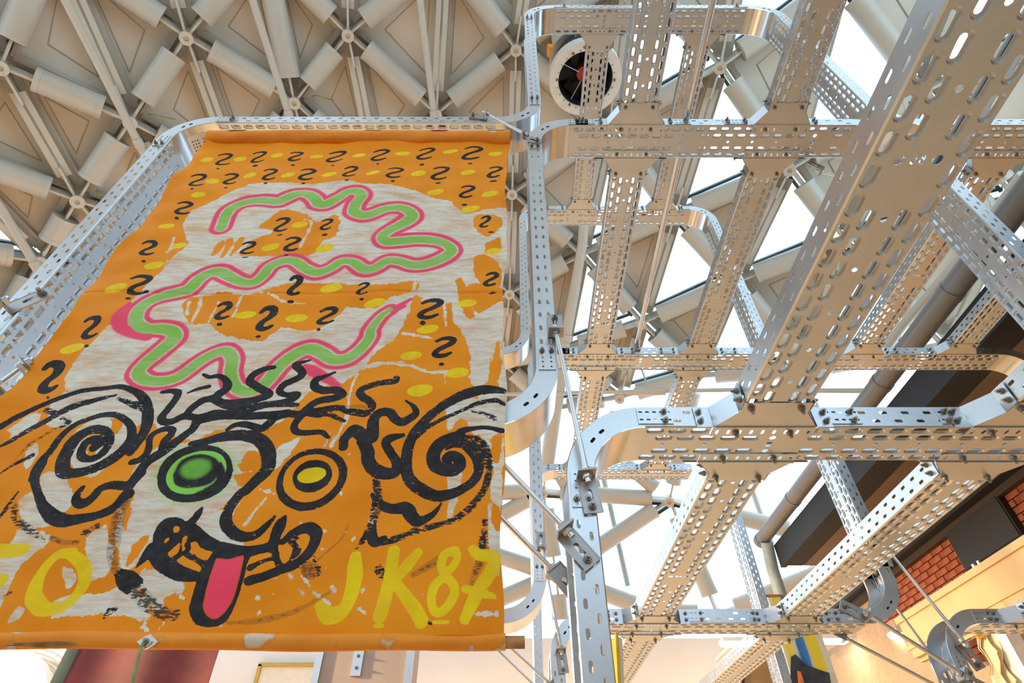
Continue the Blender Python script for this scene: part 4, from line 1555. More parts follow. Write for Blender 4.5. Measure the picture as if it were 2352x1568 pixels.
# white areas of the lower half
for P in ([(150, 905), (230, 895), (300, 890), (330, 915), (335, 960), (300, 985), (255, 960), (205, 960), (150, 985), (110, 975), (120, 930)],
          [(180, 990), (220, 965), (270, 960), (292, 990), (285, 1030), (240, 1080), (200, 1095), (165, 1060), (165, 1020)],
          [(20, 985), (70, 950), (95, 960), (60, 1000), (35, 1010)], [(60, 1040), (90, 1020), (80, 1060), (60, 1075)],
          [(95, 1095), (128, 1085), (160, 1110), (170, 1150), (140, 1180), (105, 1150)], [(45, 1150), (90, 1130), (110, 1180), (125, 1205), (70, 1215), (50, 1190)],
          [(30, 1250), (60, 1215), (120, 1230), (100, 1260), (60, 1290), (30, 1330), (0, 1400), (-40, 1420), (-40, 1300)],
          [(145, 1300), (180, 1320), (165, 1350), (150, 1345)],
          [(125, 1380), (170, 1365), (240, 1360), (300, 1340), (340, 1400), (330, 1425), (270, 1412), (180, 1412), (120, 1420)],
          [(200, 1240), (245, 1210), (258, 1300), (225, 1330), (190, 1330), (205, 1290)],
          [(285, 1130), (320, 1060), (360, 1030), (400, 1020), (450, 1010), (520, 1010), (590, 1010), (585, 1060), (560, 1110), (500, 1170), (450, 1190), (415, 1200),
           (380, 1210), (350, 1240), (345, 1270), (290, 1310), (272, 1290), (268, 1220), (278, 1160)],
          [(320, 1310), (370, 1310), (420, 1335), (415, 1360), (380, 1370), (360, 1400), (330, 1370)],
          [(455, 1175), (520, 1165), (545, 1120), (560, 1130), (520, 1200), (530, 1230), (560, 1248), (520, 1255), (470, 1235), (450, 1215)],
          [(590, 1080), (620, 1040), (680, 1000), (690, 1010), (650, 1060), (610, 1090)],
          [(45, 1395), (62, 1402), (40, 1425), (20, 1425)]):
    fill('white', P)
for P in ([(545, 1070), (570, 1035), (595, 1040), (598, 1075), (560, 1080)], [(540, 1090), (580, 1080), (570, 1110), (540, 1110)], [(285, 1150), (310, 1110), (300, 1180), (282, 1220)],
          [(205, 1010), (240, 990), (230, 1030), (205, 1060)], [(255, 965), (285, 960), (280, 990), (262, 1000)], [(300, 1250), (345, 1220), (320, 1270), (290, 1300)]):
    fill('white', P, cut=True)
rng = np.random.default_rng(5)
for k in range(46):      # spatter
    cx, cy = rng.uniform(560, 900), rng.uniform(1040, 1430)
    fill('white', ell_pts(cx, cy, rng.uniform(1.5, 6), rng.uniform(1, 2.5), rng.uniform(-40, 40), 8))
for k in range(26):
    cx, cy = rng.uniform(330, 500), rng.uniform(1300, 1440)
    stroke('white', [(cx, cy), (cx + rng.uniform(-10, 10), cy + rng.uniform(5, 16))], rng.uniform(2, 5))
for P, w in (([(690, 1320), (712, 1345)], 4), ([(665, 1320), (695, 1365)], 4), ([(718, 1358), (755, 1385)], 8), ([(762, 1347), (768, 1352)], 9), ([(820, 1395), (846, 1415)], 6),
             ([(590, 1120), (640, 1135)], 4), ([(560, 1205), (608, 1145)], 6), ([(730, 1030), (748, 1015), (757, 990)], 6), ([(470, 1180), (505, 1175)], 5), ([(1075, 1415), (1140, 1410)], 8)):
    stroke('white', P, w)

# ---- the green snake with its sprayed pink outline
SN_ = [(505, 520), (516, 492), (535, 472), (564, 460), (594, 458), (617, 461), (637, 463), (659, 454), (684, 444), (705, 444), (723, 456), (732, 468), (751, 467), (782, 451),
       (801, 440), (821, 442), (832, 454), (818, 470), (814, 488), (832, 497), (855, 494), (887, 483), (919, 481), (941, 488), (946, 500), (923, 518), (894, 535), (880, 549),
       (891, 560), (923, 556), (959, 551), (1003, 554), (1028, 562), (1037, 574), (1024, 589), (988, 606), (950, 611), (919, 604), (891, 604), (861, 619), (835, 619), (810, 602),
       (784, 601), (759, 616), (728, 624), (700, 614), (677, 599), (651, 599), (621, 611), (605, 628), (580, 645), (554, 645), (527, 633), (504, 621), (479, 622), (457, 636),
       (436, 660), (405, 672), (364, 683), (332, 701), (316, 724), (316, 744), (336, 756), (370, 756), (395, 760), (400, 774), (384, 794), (361, 815), (329, 841), (319, 860),
       (340, 876), (379, 874), (414, 860), (452, 834), (490, 812), (519, 805), (533, 824), (529, 855), (538, 884), (564, 898), (595, 889), (619, 867), (645, 836), (676, 810),
       (709, 796), (740, 808), (764, 824), (795, 822), (824, 803), (848, 774), (852, 757), (876, 729), (898, 715)]
SW_ = [19, 20, 21, 22, 21, 20, 24, 24, 22, 22, 22, 22, 20, 20, 22, 22, 22, 24, 24, 24, 26, 26, 24, 24, 24, 24, 26, 26, 22, 10]
win_, gsd = path_in(SN_, [q * 1.16 for q in SW_], 4)
layers['green'][win_] = np.maximum(layers['green'][win_], gsd)
mpp = np.array([bpt(600, 0 + p)[2] for p in np.interp(zz, [bpt(600, q)[1] for q in range(1560, 200, -20)], list(range(1560, 200, -20)))])
sub = mpp[win_[0]][:, None]
dd = -gsd / sub                      # pixels outside the green edge
band = np.exp(-(np.abs(dd - 9.0) / 6.2) ** 2.6)
pink[win_] = np.maximum(pink[win_], band)
for P, w in (([(900, 716), (920, 704), (945, 688)], [16, 6]), ([(905, 722), (930, 706)], 8)):
    w2, b = path_in(P, w)
    pink[w2] = np.maximum(pink[w2], np.clip(b / (mpp[w2[0]][:, None] * 5) + .7, 0, 1))
w2, b = path_in([(300, 700), (285, 715), (272, 735), (280, 755), (310, 768), (340, 776)], [8, 16, 26, 26, 22])
pink[w2] = np.maximum(pink[w2], np.clip(b / (mpp[w2[0]][:, None] * 8) + .7, 0, 1) * .95)
w2, b = path_in([(790, 905), (770, 880), (720, 850), (700, 838)], [4, 14, 26, 14])
pink[w2] = np.maximum(pink[w2], np.clip(b / (mpp[w2[0]][:, None] * 8) + .7, 0, 1))
w2, b = path_in([(975, 307), (1000, 312), (1035, 314)], 10)

# ---- question marks: (x0, y0, x1, y1, dot x, dot y, dot rx, dot ry)
QM = [(493, 349, 534, 379, 500, 386, 4.5, 1.7), (573, 344, 613, 372, 585, 378, 7, 3), (660, 344, 697, 370, 672, 377, 5, 2), (747, 342, 796, 373, 764, 378, 4, 1.6),
      (851, 343, 896, 376, 868, 380, 4, 1.6), (955, 338, 1000, 369, 969, 378, 6, 2.6), (1059, 335, 1110, 370, 1080, 377, 5.5, 2), (432, 397, 475, 430, 442, 435, 4, 2),
      (509, 392, 547, 420, 517, 427, 5, 2), (600, 385, 638, 413, 609, 418, 5, 2), (684, 383, 726, 415, 696, 419, 5, 1.7), (785, 381, 823, 409, 797, 415, 5, 1.7),
      (886, 385, 928, 414, 903, 418, 5, 2), (988, 380, 1033, 413, 1006, 418, 7, 2), (1117, 377, 1155, 409, 1133, 414, 9, 2), (401, 460, 443, 495, 406, 501, 5, 3),
      (1053, 424, 1092, 455, 1067, 469, 7, 3), (1100, 494, 1128, 525, 1128, 534, 7, 2), (627, 497, 667, 533, 643, 539, 7, 2), (733, 500, 766, 528, 745, 537, 7, 3),
      (549, 551, 588, 583, 562, 589, 9, 1.3), (650, 542, 692, 579, 657, 585, 5, 2), (321, 552, 362, 592, 332, 603, 5, 3), (293, 630, 351, 682, 296, 688, 7, 3),
      (187, 726, 235, 783, 202, 798, 6, 4), (88, 826, 147, 908, 112, 915, 3.5, 3.5), (658, 628, 695, 680, 667, 692, 8, 4), (817, 647, 850, 679, 831, 687, 6, 3),
      (491, 688, 533, 736, 504, 744, 7, 4), (586, 698, 637, 762, 592, 771, 7, 3), (725, 701, 776, 745, 731, 754, 5, 3.5), (958, 685, 1019, 738, 971, 743, 7, 5),
      (991, 773, 1049, 826, 1014, 838, 7, 4), (1109, 623, 1146, 662, 1131, 674, 9, 3)]
for x0, y0, x1, y1, dx, dy, rx, ry in QM:
    w, h = x1 - x0, y1 - y0
    br = max(7.2, .245 * h)
    m = br / 2
    x0, x1, y0, y1 = x0 + m, x1 - m, y0 + m, y1 - m
    w, h = x1 - x0, y1 - y0
    g = [(.14, .16), (.45, .02), (.82, .0), (1.0, .10), (.9, .28), (.62, .46), (.28, .62), (.06, .80), (.03, .93), (.24, 1.0), (.55, .97), (.84, .86)]
    stroke('black', [(x0 + a * w, y0 + b * h) for a, b in g], [br * .7, br * 1.15, br * 1.25, br, br * 1.15, br * 1.05, br * .65], .12)
    fill('black', ell_pts(dx, dy, rx, ry, -6, 12), .05)
# ---- yellow dabs
YD = [(475, 366, 15, 4), (550, 362, 15, 4), (636, 357, 14.5, 4), (726, 358, 15, 4), (825, 359, 16, 4.5), (925, 355, 18, 4.5), (1035, 349, 17.5, 4), (1138, 351, 16.5, 4.5),
      (487, 413, 16, 5), (573, 400, 16, 4.5), (662, 402, 17.5, 4.5), (756, 399, 18, 5), (858, 401, 17, 4.5), (961, 400, 17.5, 5.5), (1075, 397, 17.5, 4.5), (455, 446, 16.5, 5),
      (1000, 440, 19.5, 5.5), (1126, 445, 20, 6), (1081, 479, 21, 7), (383, 520, 19, 5), (688, 516, 19.5, 6), (410, 563, 19, 6), (621, 566, 22, 7), (746, 569, 21.5, 8),
      (1134, 577, 18, 8), (355, 610, 24, 7), (269, 665, 28, 8), (562, 720, 26, 8), (760, 660, 26, 10), (861, 697, 26, 9), (680, 727, 26, 9), (1072, 696, 24, 9), (983, 757, 26, 9),
      (945, 819, 25, 9), (1051, 858, 27, 12), (965, 898, 30, 13), (167, 802, 30, 10)]
for cx, cy, a, b in YD:
    fill('yellow', ell_pts(cx, cy, a, b, -9 if cx > 480 else -13, 16))

# ---- black hair, ears, eyes, mouth
def cs(ox, oy, s, pts):
    return [(ox + a / s, oy + b / s) for a, b in pts]


h = lambda pts: cs(300, 760, 4.2, pts)
BK = [(h([(310, 590), (400, 575), (455, 595), (440, 650), (370, 740), (300, 820), (310, 870), (400, 870), (520, 820), (640, 830), (760, 800)]), [8, 13, 13, 14, 14, 13, 12], .05),
      (h([(700, 415), (760, 440), (850, 430), (920, 470), (920, 540), (860, 590), (800, 640), (700, 670), (600, 740), (540, 800)]), [6, 9, 12, 17, 15, 14, 12], .1),
      (h([(550, 600), (640, 560), (750, 530)]), [4, 8, 9], .2),
      (h([(1380, 350), (1280, 370), (1180, 420), (1150, 480), (1230, 540), (1330, 600), (1240, 650), (1100, 680), (900, 690), (780, 640)]), [9, 14, 14, 15, 15, 18, 14], .1),
      (h([(1730, 265), (1640, 290), (1590, 320), (1650, 380), (1620, 430), (1480, 500), (1430, 570), (1500, 600), (1600, 590), (1560, 640), (1400, 690), (1250, 720), (1100, 780), (950, 800), (800, 790), (700, 830)]), [4, 14, 13, 12, 12, 13, 15, 16, 14], .12),
      (h([(1970, 390), (1860, 430), (1780, 460), (1770, 520), (1850, 560), (1980, 560), (2040, 600), (1960, 640), (1840, 660), (1760, 690), (1700, 740), (1620, 790), (1500, 780)]), [4, 14, 16, 15, 15, 14, 14], .1),
      (cs(780, 860, 3.92, [(515, 45), (490, 70), (360, 80), (230, 110), (180, 150), (210, 200), (270, 240), (290, 290), (230, 340), (160, 330), (60, 310), (0, 290), (-110, 300), (-300, 330)]), [13, 13, 14, 14, 14, 12, 11], .3),
      (h([(1720, 760), (1640, 810), (1570, 900), (1600, 960), (1700, 970), (1830, 960), (1900, 1010)]), [13, 13, 12, 8], .15),
      (h([(1660, 770), (1800, 800), (1900, 790), (2050, 850)]), [12, 11, 7], .3),
      (h([(930, 940), (1010, 900), (1120, 900), (1250, 930), (1330, 880), (1400, 820), (1560, 780)]), [8, 11, 14, 15, 12], .15),
      (h([(640, 850), (600, 930), (520, 1000), (430, 1080), (300, 1180), (160, 1270), (60, 1400), (0, 1500)]), [16, 13, 16, 18, 17, 16], .2),
      (h([(630, 870), (760, 830), (900, 810), (1100, 820), (1300, 810), (1500, 780)]), [14, 15, 15, 16], .15),
      (h([(900, 700), (1100, 750), (1350, 700), (1600, 700)]), [16, 18, 14, 8], .25),
      (h([(580, 1080), (700, 1060), (850, 1020), (1050, 1000), (1200, 1020), (1290, 1090), (1325, 1180), (1325, 1300), (1270, 1370), (1200, 1430), (1110, 1520), (1040, 1570)]) +
       cs(250, 960, 3.135, [(860, 650), (838, 740), (880, 810), (970, 850), (1060, 830), (1140, 760), (1190, 705)]), [10, 18, 22, 24, 24, 22, 20, 17, 20, 18, 14, 5], .2)]
L = lambda pts: cs(0, 820, 5.6, pts)
BK += [(L([(1230, 1180), (1300, 1130), (1310, 1090), (1230, 1085), (1130, 1120), (1070, 1210), (1070, 1290), (1150, 1330), (1270, 1290), (1370, 1200), (1430, 1100), (1420, 1020), (1350, 965), (1230, 955), (1100, 1000), (970, 1090),
           (880, 1220), (830, 1340), (830, 1460), (900, 1520), (1050, 1500), (1250, 1430), (1450, 1310), (1600, 1190), (1690, 1060), (1700, 920), (1640, 830), (1520, 765), (1380, 755), (1200, 795), (1020, 865), (880, 960), (760, 1080), (640, 1230), (540, 1330), (480, 1440), (440, 1568)]),
        [16, 16, 15, 13, 13, 14, 20, 25, 22, 18, 20, 13, 11, 12, 12, 14, 14], .22),
       (L([(0, 890), (150, 795), (300, 720), (500, 640), (700, 570), (900, 510), (1100, 450), (1350, 420), (1550, 400), (1700, 440), (1830, 510), (1890, 620), (1900, 760), (1880, 900), (1830, 1020), (1760, 1130), (1680, 1230)]), [15, 13, 11, 10, 9, 11, 17, 18, 17, 14], .2),
       (L([(0, 1150), (140, 1090), (300, 1000), (450, 920), (600, 840), (750, 750), (900, 670), (1100, 600), (1300, 550), (1500, 510)]), [6, 12, 13, 13, 14, 11, 5], .3),
       (L([(1530, 550), (1640, 590), (1740, 620), (1850, 650)]), [5, 12, 16], .4), (L([(600, 690), (740, 740)]), 10, .4), (L([(820, 800), (900, 850), (800, 920)]), 9, .5), (L([(0, 1520), (150, 1410), (300, 1330), (420, 1270)]), [3, 9, 8], .4),
       (L([(200, 1330), (400, 1130), (560, 1040), (800, 900)]), [3, 8, 4], .65),
       (L([(1700, 1350), (1790, 1330), (1890, 1250), (1925, 1160), (1930, 1060), (1990, 980), (2100, 930), (2210, 930), (2200, 1000), (2130, 1080), (2100, 1170)]), [12, 13, 11, 12, 13, 14], .05)]
M = lambda pts: cs(0, 1040, 3.565, pts)
BK += [(M([(370, 40), (345, 110), (310, 180), (300, 260), (330, 350), (370, 450), (450, 530), (540, 560), (680, 540), (820, 510), (950, 450), (1050, 350)]), [12, 15, 14, 12, 16, 24, 22, 15, 17, 22], .15),
       (M([(690, 290), (630, 370), (650, 415), (700, 415), (770, 370), (830, 300), (930, 270), (1050, 270), (1150, 170)]), [8, 16, 18, 14, 17, 18], .15),
       (M([(1040, 400), (980, 500), (950, 620), (930, 740), (920, 860), (960, 970)]), [14, 20, 20, 19, 16, 14], .78), (M([(960, 970), (1040, 1040), (1090, 1080)]), [12, 30, 30], .1),
       (M([(1060, 1050), (1120, 1130), (1220, 1240)]) + cs(250, 960, 3.135, [(290, 1335), (380, 1395), (470, 1410)]), [26, 24, 22, 20], .62),
       (M([(110, 440), (140, 550), (230, 620), (380, 730)]), [8, 12, 14, 5], .6), (M([(0, 530), (70, 430), (160, 320)]), [6, 8, 3], .35), (M([(130, 390), (130, 480), (150, 580)]), [6, 10, 6], .6),
       (M([(700, 660), (800, 610)]), 14, .6), (M([(430, 700), (530, 740), (650, 740)]), 9, .7), (M([(850, 1350), (900, 1290), (950, 1275)]), [5, 14, 6], .5), (M([(0, 1200), (80, 1150)]), [4, 10], .6)]
N = lambda pts: cs(250, 960, 3.135, pts)
Q = lambda pts: cs(450, 960, 3.135, pts)
R = lambda pts: cs(780, 860, 3.92, pts)
BK += [(N([(565, 775), (620, 720), (640, 690), (668, 650)]), [14, 13, 12, 6], .05), (N([(560, 790), (620, 840), (700, 890), (800, 920), (950, 940), (1100, 925), (1200, 880)]), [26, 26, 20, 14, 12, 16], .08),
       (N([(200, 1075), (260, 1000), (310, 930)]), [3, 16, 22], .1), (N([(320, 960), (400, 1050), (500, 1110), (640, 1140)]), [24, 26, 24, 16], .1), (N([(480, 1000), (560, 940), (560, 900)]), [8, 10], .2), (N([(560, 980), (640, 1010), (700, 1060)]), [10, 14], .35),
       (Q([(640, 700), (600, 760), (560, 860), (550, 950), (600, 1030), (680, 1060), (780, 1000), (850, 900), (855, 810), (790, 780), (690, 820), (620, 880)]), [6, 20, 17, 17, 16, 18, 17, 22, 20, 16, 12], .15),
       (Q([(700, 880), (720, 960), (660, 1010)]), [20, 14, 6], .4), (Q([(380, 1165), (480, 1135), (600, 1085), (680, 1060)]), [16, 16, 18], .08), (Q([(330, 1000), (400, 960), (540, 920)]), [20, 14, 16], .1), (Q([(390, 1070), (470, 1030), (540, 1000)]), [12, 8, 10], .2),
       (Q([(790, 1060), (830, 1100), (890, 1105)]), [20, 26, 8], .72), (Q([(850, 1000), (870, 1090), (865, 1140)]), [4, 16, 3], .5),
       (R([(985, 795), (960, 770), (1000, 735), (1070, 760), (1080, 820), (1020, 865), (930, 865), (860, 820), (845, 740), (880, 660), (960, 600), (1060, 560), (1110, 515), (1200, 490), (1280, 480), (1370, 490), (1460, 515)]), [10, 18, 20, 22, 23, 23, 23, 20, 15, 9, 8, 12], .08),
       (R([(960, 680), (1040, 640), (1120, 640), (1200, 700), (1245, 780), (1250, 880), (1200, 970), (1100, 1040), (1000, 1080), (880, 1100), (760, 1060), (660, 985), (610, 900), (600, 780), (620, 650), (680, 530), (780, 410), (900, 310), (1040, 230), (1180, 170), (1320, 140), (1470, 150)]),
        [5, 12, 18, 18, 16, 16, 18, 20, 22, 20, 19, 19, 18, 17, 18, 22, 12], .22),
       (R([(650, 620), (700, 560), (800, 480), (950, 400), (1100, 330), (1250, 260), (1400, 240), (1475, 265)]), [8, 11, 8, 7, 10, 8], .3),
       (R([(1110, 580), (1250, 620), (1330, 740), (1345, 860), (1320, 1000), (1260, 1110), (1170, 1210), (1080, 1280), (950, 1340), (800, 1380), (650, 1430), (500, 1490), (380, 1515)]), [18, 22, 14, 12, 12, 13, 12, 10, 12, 13, 13], .45),
       (R([(1190, 330), (1260, 340), (1330, 360), (1400, 400)]), [5, 8, 10], .5), (R([(30, 640), (40, 570), (80, 525), (130, 485), (200, 540), (290, 570), (300, 450), (310, 390), (370, 340), (450, 345), (500, 400), (560, 430), (640, 390), (690, 340), (660, 280), (600, 240)]), [16, 17, 20, 24, 22, 20, 17, 17, 16, 17, 15, 9, 4], .2),
       (R([(200, 600), (250, 680), (260, 780), (330, 860), (430, 890), (505, 870), (510, 780), (460, 700), (415, 620), (460, 575), (570, 550)]), [18, 22, 22, 24, 22, 17, 16, 14, 16, 8], .12),
       (R([(320, 900), (335, 1000), (340, 1100), (325, 1200), (300, 1300), (230, 1450), (150, 1560)]), [12, 14, 18, 16, 12, 5], .5), (R([(300, 1080), (380, 1170), (480, 1205), (600, 1210), (650, 1280), (700, 1330), (780, 1300), (860, 1240), (915, 1165)]), [10, 15, 18, 23, 22, 18, 14, 9, 4], .12),
       (R([(305, 1340), (290, 1440), (320, 1510), (400, 1480)]), [8, 18, 17, 12], .1), (R([(1310, 1320), (1300, 1430), (1290, 1560)]), [9, 12, 18], .55), (R([(200, 1490), (170, 1500)]), [14, 3], .4),
       ([(700, 1310), (780, 1240), (800, 1200)], [3, 4, 3], .92), ([(1115, 1265), (1095, 1310), (1080, 1350)], [16, 14, 6], .7), ([(868, 1305), (880, 1320)], [14, 18], .55), ([(980, 1430), (992, 1436)], [6, 5], .2)]
for pts, w, d in BK:
    w = [q * 1.42 for q in w] if isinstance(w, list) else w * 1.42
    stroke('black', pts, w, d)
# faint scuffed sweep below the mouth
for P, w in (([(521, 1428), (600, 1420), (680, 1400), (760, 1355)], [8, 16, 14, 6]), ([(950, 1320), (1010, 1285), (1050, 1265)], [14, 20, 8]), ([(780, 935), (830, 930), (850, 945)], 10)):
    stroke('black', P, w, .86)
# eyes
fill('eyegreen', ell_pts(448, 1086, 92, 62, -18))
fill('black', ell_pts(447, 1087, 90, 64, -19), .12)
fill('orangefill', ell_pts(450, 1084, 73, 46, -20))             # shows green inside
fill('black', N([(455, 400), (520, 300), (650, 255), (770, 290), (805, 360), (770, 430), (700, 480), (560, 500), (470, 470)]), .02)
stroke('black', N([(800, 330), (810, 400), (770, 470), (700, 520), (620, 560)]), [10, 18, 20, 16], .05)
ring = ell_pts(714, 1097, 77, 59, -28, 26)
stroke('black', ring + ring[:2], [18, 20, 22, 22, 20, 15, 13, 15, 17, 20], .22)
fill('black', ell_pts(716, 1090, 47, 36, -22), .05)
w2, b = poly_in(ell_pts(449, 1075, 42, 25, -15))
glow[w2] = np.maximum(glow[w2], np.clip(b / .02 + .15, 0, 1))
yf = ell_pts(714, 1087, 34, 17, -14)
# cheek, tongue and teeth
fill('black', N([(310, 900), (320, 820), (370, 745), (450, 712), (530, 725), (580, 780), (640, 820), (600, 870), (520, 880), (520, 960), (440, 1010), (360, 990)]), .03)
holes = [N([(460, 800), (480, 775), (510, 790), (500, 815), (470, 822)]), N([(385, 905), (405, 865), (432, 862), (415, 890)]), N([(520, 870), (545, 840), (562, 850), (545, 880)]),
         N([(420, 970), (470, 920), (510, 890), (490, 960), (440, 1000)]), N([(585, 890), (620, 885), (650, 920), (710, 960), (700, 1010), (640, 1000), (590, 940)]), N([(500, 1010), (530, 985), (600, 1040), (650, 1080), (580, 1060)]),
         Q([(435, 985), (530, 960), (530, 990), (440, 1010)]), Q([(405, 1115), (440, 1060), (545, 1020), (555, 1070), (470, 1095)]), Q([(600, 920), (660, 900), (690, 950), (640, 1040), (600, 1000)]), Q([(715, 875), (780, 830), (790, 880), (750, 910)])]
fill('black', N([(740, 955), (1000, 955), (990, 1060), (960, 1180), (900, 1340), (830, 1460), (740, 1500), (620, 1480), (570, 1380), (600, 1250), (650, 1100)]), .06)
for P in holes:
    fill('black', P, cut=True)
fill('tongue', N([(768, 1000), (860, 1010), (940, 990), (970, 1000), (925, 1200), (870, 1330), (800, 1420), (740, 1440), (680, 1390), (680, 1300), (720, 1150)]))
# ---- yellow letters
Y = lambda pts: cs(650, 1250, 3.92, pts)
YS = [(Y([(650, 105), (645, 200), (635, 320), (610, 440), (560, 560), (480, 625), (390, 625), (325, 540)]), [24, 32, 33, 30, 30, 34, 34, 20]), (Y([(1000, 70), (965, 290), (925, 480), (880, 650)]), [26, 27, 28, 30]),
      (Y([(1220, 75), (1130, 180), (1040, 290)]), [18, 24, 22]), (Y([(1030, 370), (1120, 490), (1190, 590), (1250, 700)]), [22, 26, 28, 30]),
      (Y([(1550, 65), (1460, 95), (1425, 180), (1450, 255), (1530, 210), (1570, 120), (1540, 60)]), [20, 18, 16, 18]), (Y([(1470, 280), (1370, 370), (1340, 490), (1365, 610), (1440, 615), (1530, 500), (1545, 390), (1470, 290)]), [18, 20, 18, 20, 20, 18]),
      (Y([(1710, 55), (1770, 110), (1910, 120), (1860, 270), (1760, 420), (1700, 560), (1640, 690)]), [18, 26, 26, 27, 27, 22]), (Y([(1640, 410), (1760, 440), (1900, 470)]), [16, 20, 12]), (Y([(1360, 715), (1490, 715)]), 9), (Y([(830, 740), (900, 740)]), 9),
      (M([(590, 830), (690, 930), (690, 1060), (600, 1190), (490, 1270), (360, 1280), (285, 1190), (310, 1060), (400, 920), (500, 840), (600, 830)]), [20, 27, 24, 22, 26, 34, 30, 20, 20, 24]),
      (M([(-60, 810), (80, 815), (200, 800)]), [30, 30, 28]), (M([(-60, 1050), (10, 1050)]), [26, 30])]
ylet = {k: np.full(GX.shape, -BIG) for k in ('a',)}['a']
for pts, w in YS:
    w2, b = path_in(pts, [q * 1.12 for q in w] if isinstance(w, list) else w)
    if w2 is not None: ylet[w2] = np.maximum(ylet[w2], b)
w2, b = poly_in(yf)
ylet[w2] = np.maximum(ylet[w2], b)

# ---- the cloth itself
bn = empty('painted_banner', (-.8, YBN, ZB), 'orange cloth banner painted with a pink and green snake, question marks and a grinning face', 'banner')
rngp = np.random.default_rng(2)
GY = YBN + .006 * np.sin(GX * 5 + 1.5 * np.sin(GZ * 2)) + .004 * np.sin(GX * 13 + GZ * 3 + 1) * np.clip(1.2 - tt[:, None], .25, 1) \
    + .0022 * np.sin(GX * 31 + 2 * np.sin(GZ * 4)) + .002 * np.sin(GZ * 37 + 1.7 * np.sin(GX * 6)) \
    + .004 * np.exp(-((GZ - bpt(600, 672)[1]) / .006) ** 2)
# gathered creases just above the bottom hem and out-turned edges
GY += .006 * np.exp(-((tt[:, None] - 1) / .03) ** 2) * np.sin(GX * 9)
GY += .008 * (np.exp(-((uu[None, :]) / .012) ** 2) * np.sin(GZ * 14) + np.exp(-((1 - uu[None, :]) / .012) ** 2) * np.sin(GZ * 12 + 1))
co = np.stack([GX, GY, GZ], -1).reshape(-1, 3) - np.array(bn.location)
idx = np.arange((NZ + 1) * (NX + 1)).reshape(NZ + 1, NX + 1)
quads = np.stack([idx[:-1, :-1], idx[1:, :-1], idx[1:, 1:], idx[:-1, 1:]], -1).reshape(-1, 4)
me = bpy.data.meshes.new('banner_cloth')
me.vertices.add(len(co))
me.vertices.foreach_set('co', co.astype(np.float32).ravel())
me.loops.add(quads.size)
me.loops.foreach_set('vertex_index', quads.astype(np.int32).ravel())
me.polygons.add(len(quads))
me.polygons.foreach_set('loop_start', np.arange(0, quads.size, 4, dtype=np.int32))
me.update(calc_edges=True)
me.validate()
me.polygons.foreach_set('use_smooth', np.ones(len(quads), bool))
att = {'p_' + k: np.clip(v, -.05, .05) for k, v in layers.items()}
att.update(p_dry=dry, p_pink=pink, p_glow=glow, p_ylet=np.clip(ylet, -.05, .05))
for k, v in att.items():
    a = me.attributes.new(k, 'FLOAT', 'POINT')
    a.data.foreach_set('value', v.astype(np.float32).ravel())

bm_, nt, bs = newmat('painted_orange_cloth')
nodes, links = nt.nodes, nt.links


def attr(name):
    n = nodes.new('ShaderNodeAttribute')
    n.attribute_name = name
    return n.outputs['Fac']


def mth(op, a, b=None, c=None, clamp=False):
    n = nodes.new('ShaderNodeMath')
    n.operation = op
    n.use_clamp = clamp
    for i, x in enumerate((a, b, c)):
        if x is None: continue
        if isinstance(x, (int, float)):
            n.inputs[i].default_value = x
        else:
            links.new(x, n.inputs[i])
    return n.outputs[0]


tco = nodes.new('ShaderNodeTexCoord')


def noise(scale, detail=4, sx=1, sz=1, rough=.55, rot=0):
    mp = nodes.new('ShaderNodeMapping')
    mp.inputs['Scale'].default_value = (sx, 1, sz)
    mp.inputs['Rotation'].default_value = (0, rot, 0)
    links.new(tco.outputs['Object'], mp.inputs[0])
    n = nodes.new('ShaderNodeTexNoise')
    n.inputs['Scale'].default_value = scale
    n.inputs['Detail'].default_value = detail
    n.inputs['Roughness'].default_value = rough
    links.new(mp.outputs[0], n.inputs['Vector'])
    return n.outputs['Fac']


def ss(x, lo, hi):
    n = nodes.new('ShaderNodeMapRange')
    n.interpolation_type = 'SMOOTHSTEP'
    n.inputs['From Min'].default_value = lo
    n.inputs['From Max'].default_value = hi
    links.new(x, n.inputs['Value'])
    return n.outputs[0]


def mixc(fac, a, b):
    n = nodes.new('ShaderNodeMix')
    n.data_type = 'RGBA'
    if isinstance(fac, (int, float)):
        n.inputs[0].default_value = fac
    else:
        links.new(fac, n.inputs[0])
    for i, x in ((6, a), (7, b)):
        if isinstance(x, tuple):
            n.inputs[i].default_value = (*x, 1)
        else:
            links.new(x, n.inputs[i])
    return n.outputs[2]


n_fine = noise(160, 3)
n_mid = noise(38, 5)
n_big = noise(3.2, 4)
n_streak = noise(16, 6, .28, 1.6, .65)
n_streak2 = noise(46, 5, .3, 1.8, .7, .25)
n_vert = noise(26, 5, 1.8, .35, .65)
n_blot = noise(9, 6, .7, 1.1, .62)
col = mixc(ss(n_big, .35, .65), (.89, .27, .004), (.95, .315, .008))
# white ground: rough edge, streaks that let the orange through
wsum = mth('ADD', attr('p_white'), mth('MULTIPLY', mth('SUBTRACT', n_mid, .5), .022))
wsum = mth('ADD', wsum, mth('MULTIPLY', mth('SUBTRACT', n_vert, .5), .026))
wf = ss(wsum, -.0012, .0012)
thin = mth('MULTIPLY', ss(n_streak, .42, .66), ss(n_blot, .38, .60))
cream = mixc(mth('MULTIPLY', ss(n_streak2, .40, .66), .60), (.82, .77, .68), (.68, .44, .25))
cream = mixc(mth('MULTIPLY', thin, .70), cream, (.70, .33, .09))
col = mixc(wf, col, cream)
# stray dry white
stray = mth('MULTIPLY', ss(n_streak2, .66, .74), ss(noise(2.6, 3), .55, .68))
col = mixc(mth('MULTIPLY', stray, .5), col, (.76, .68, .60))
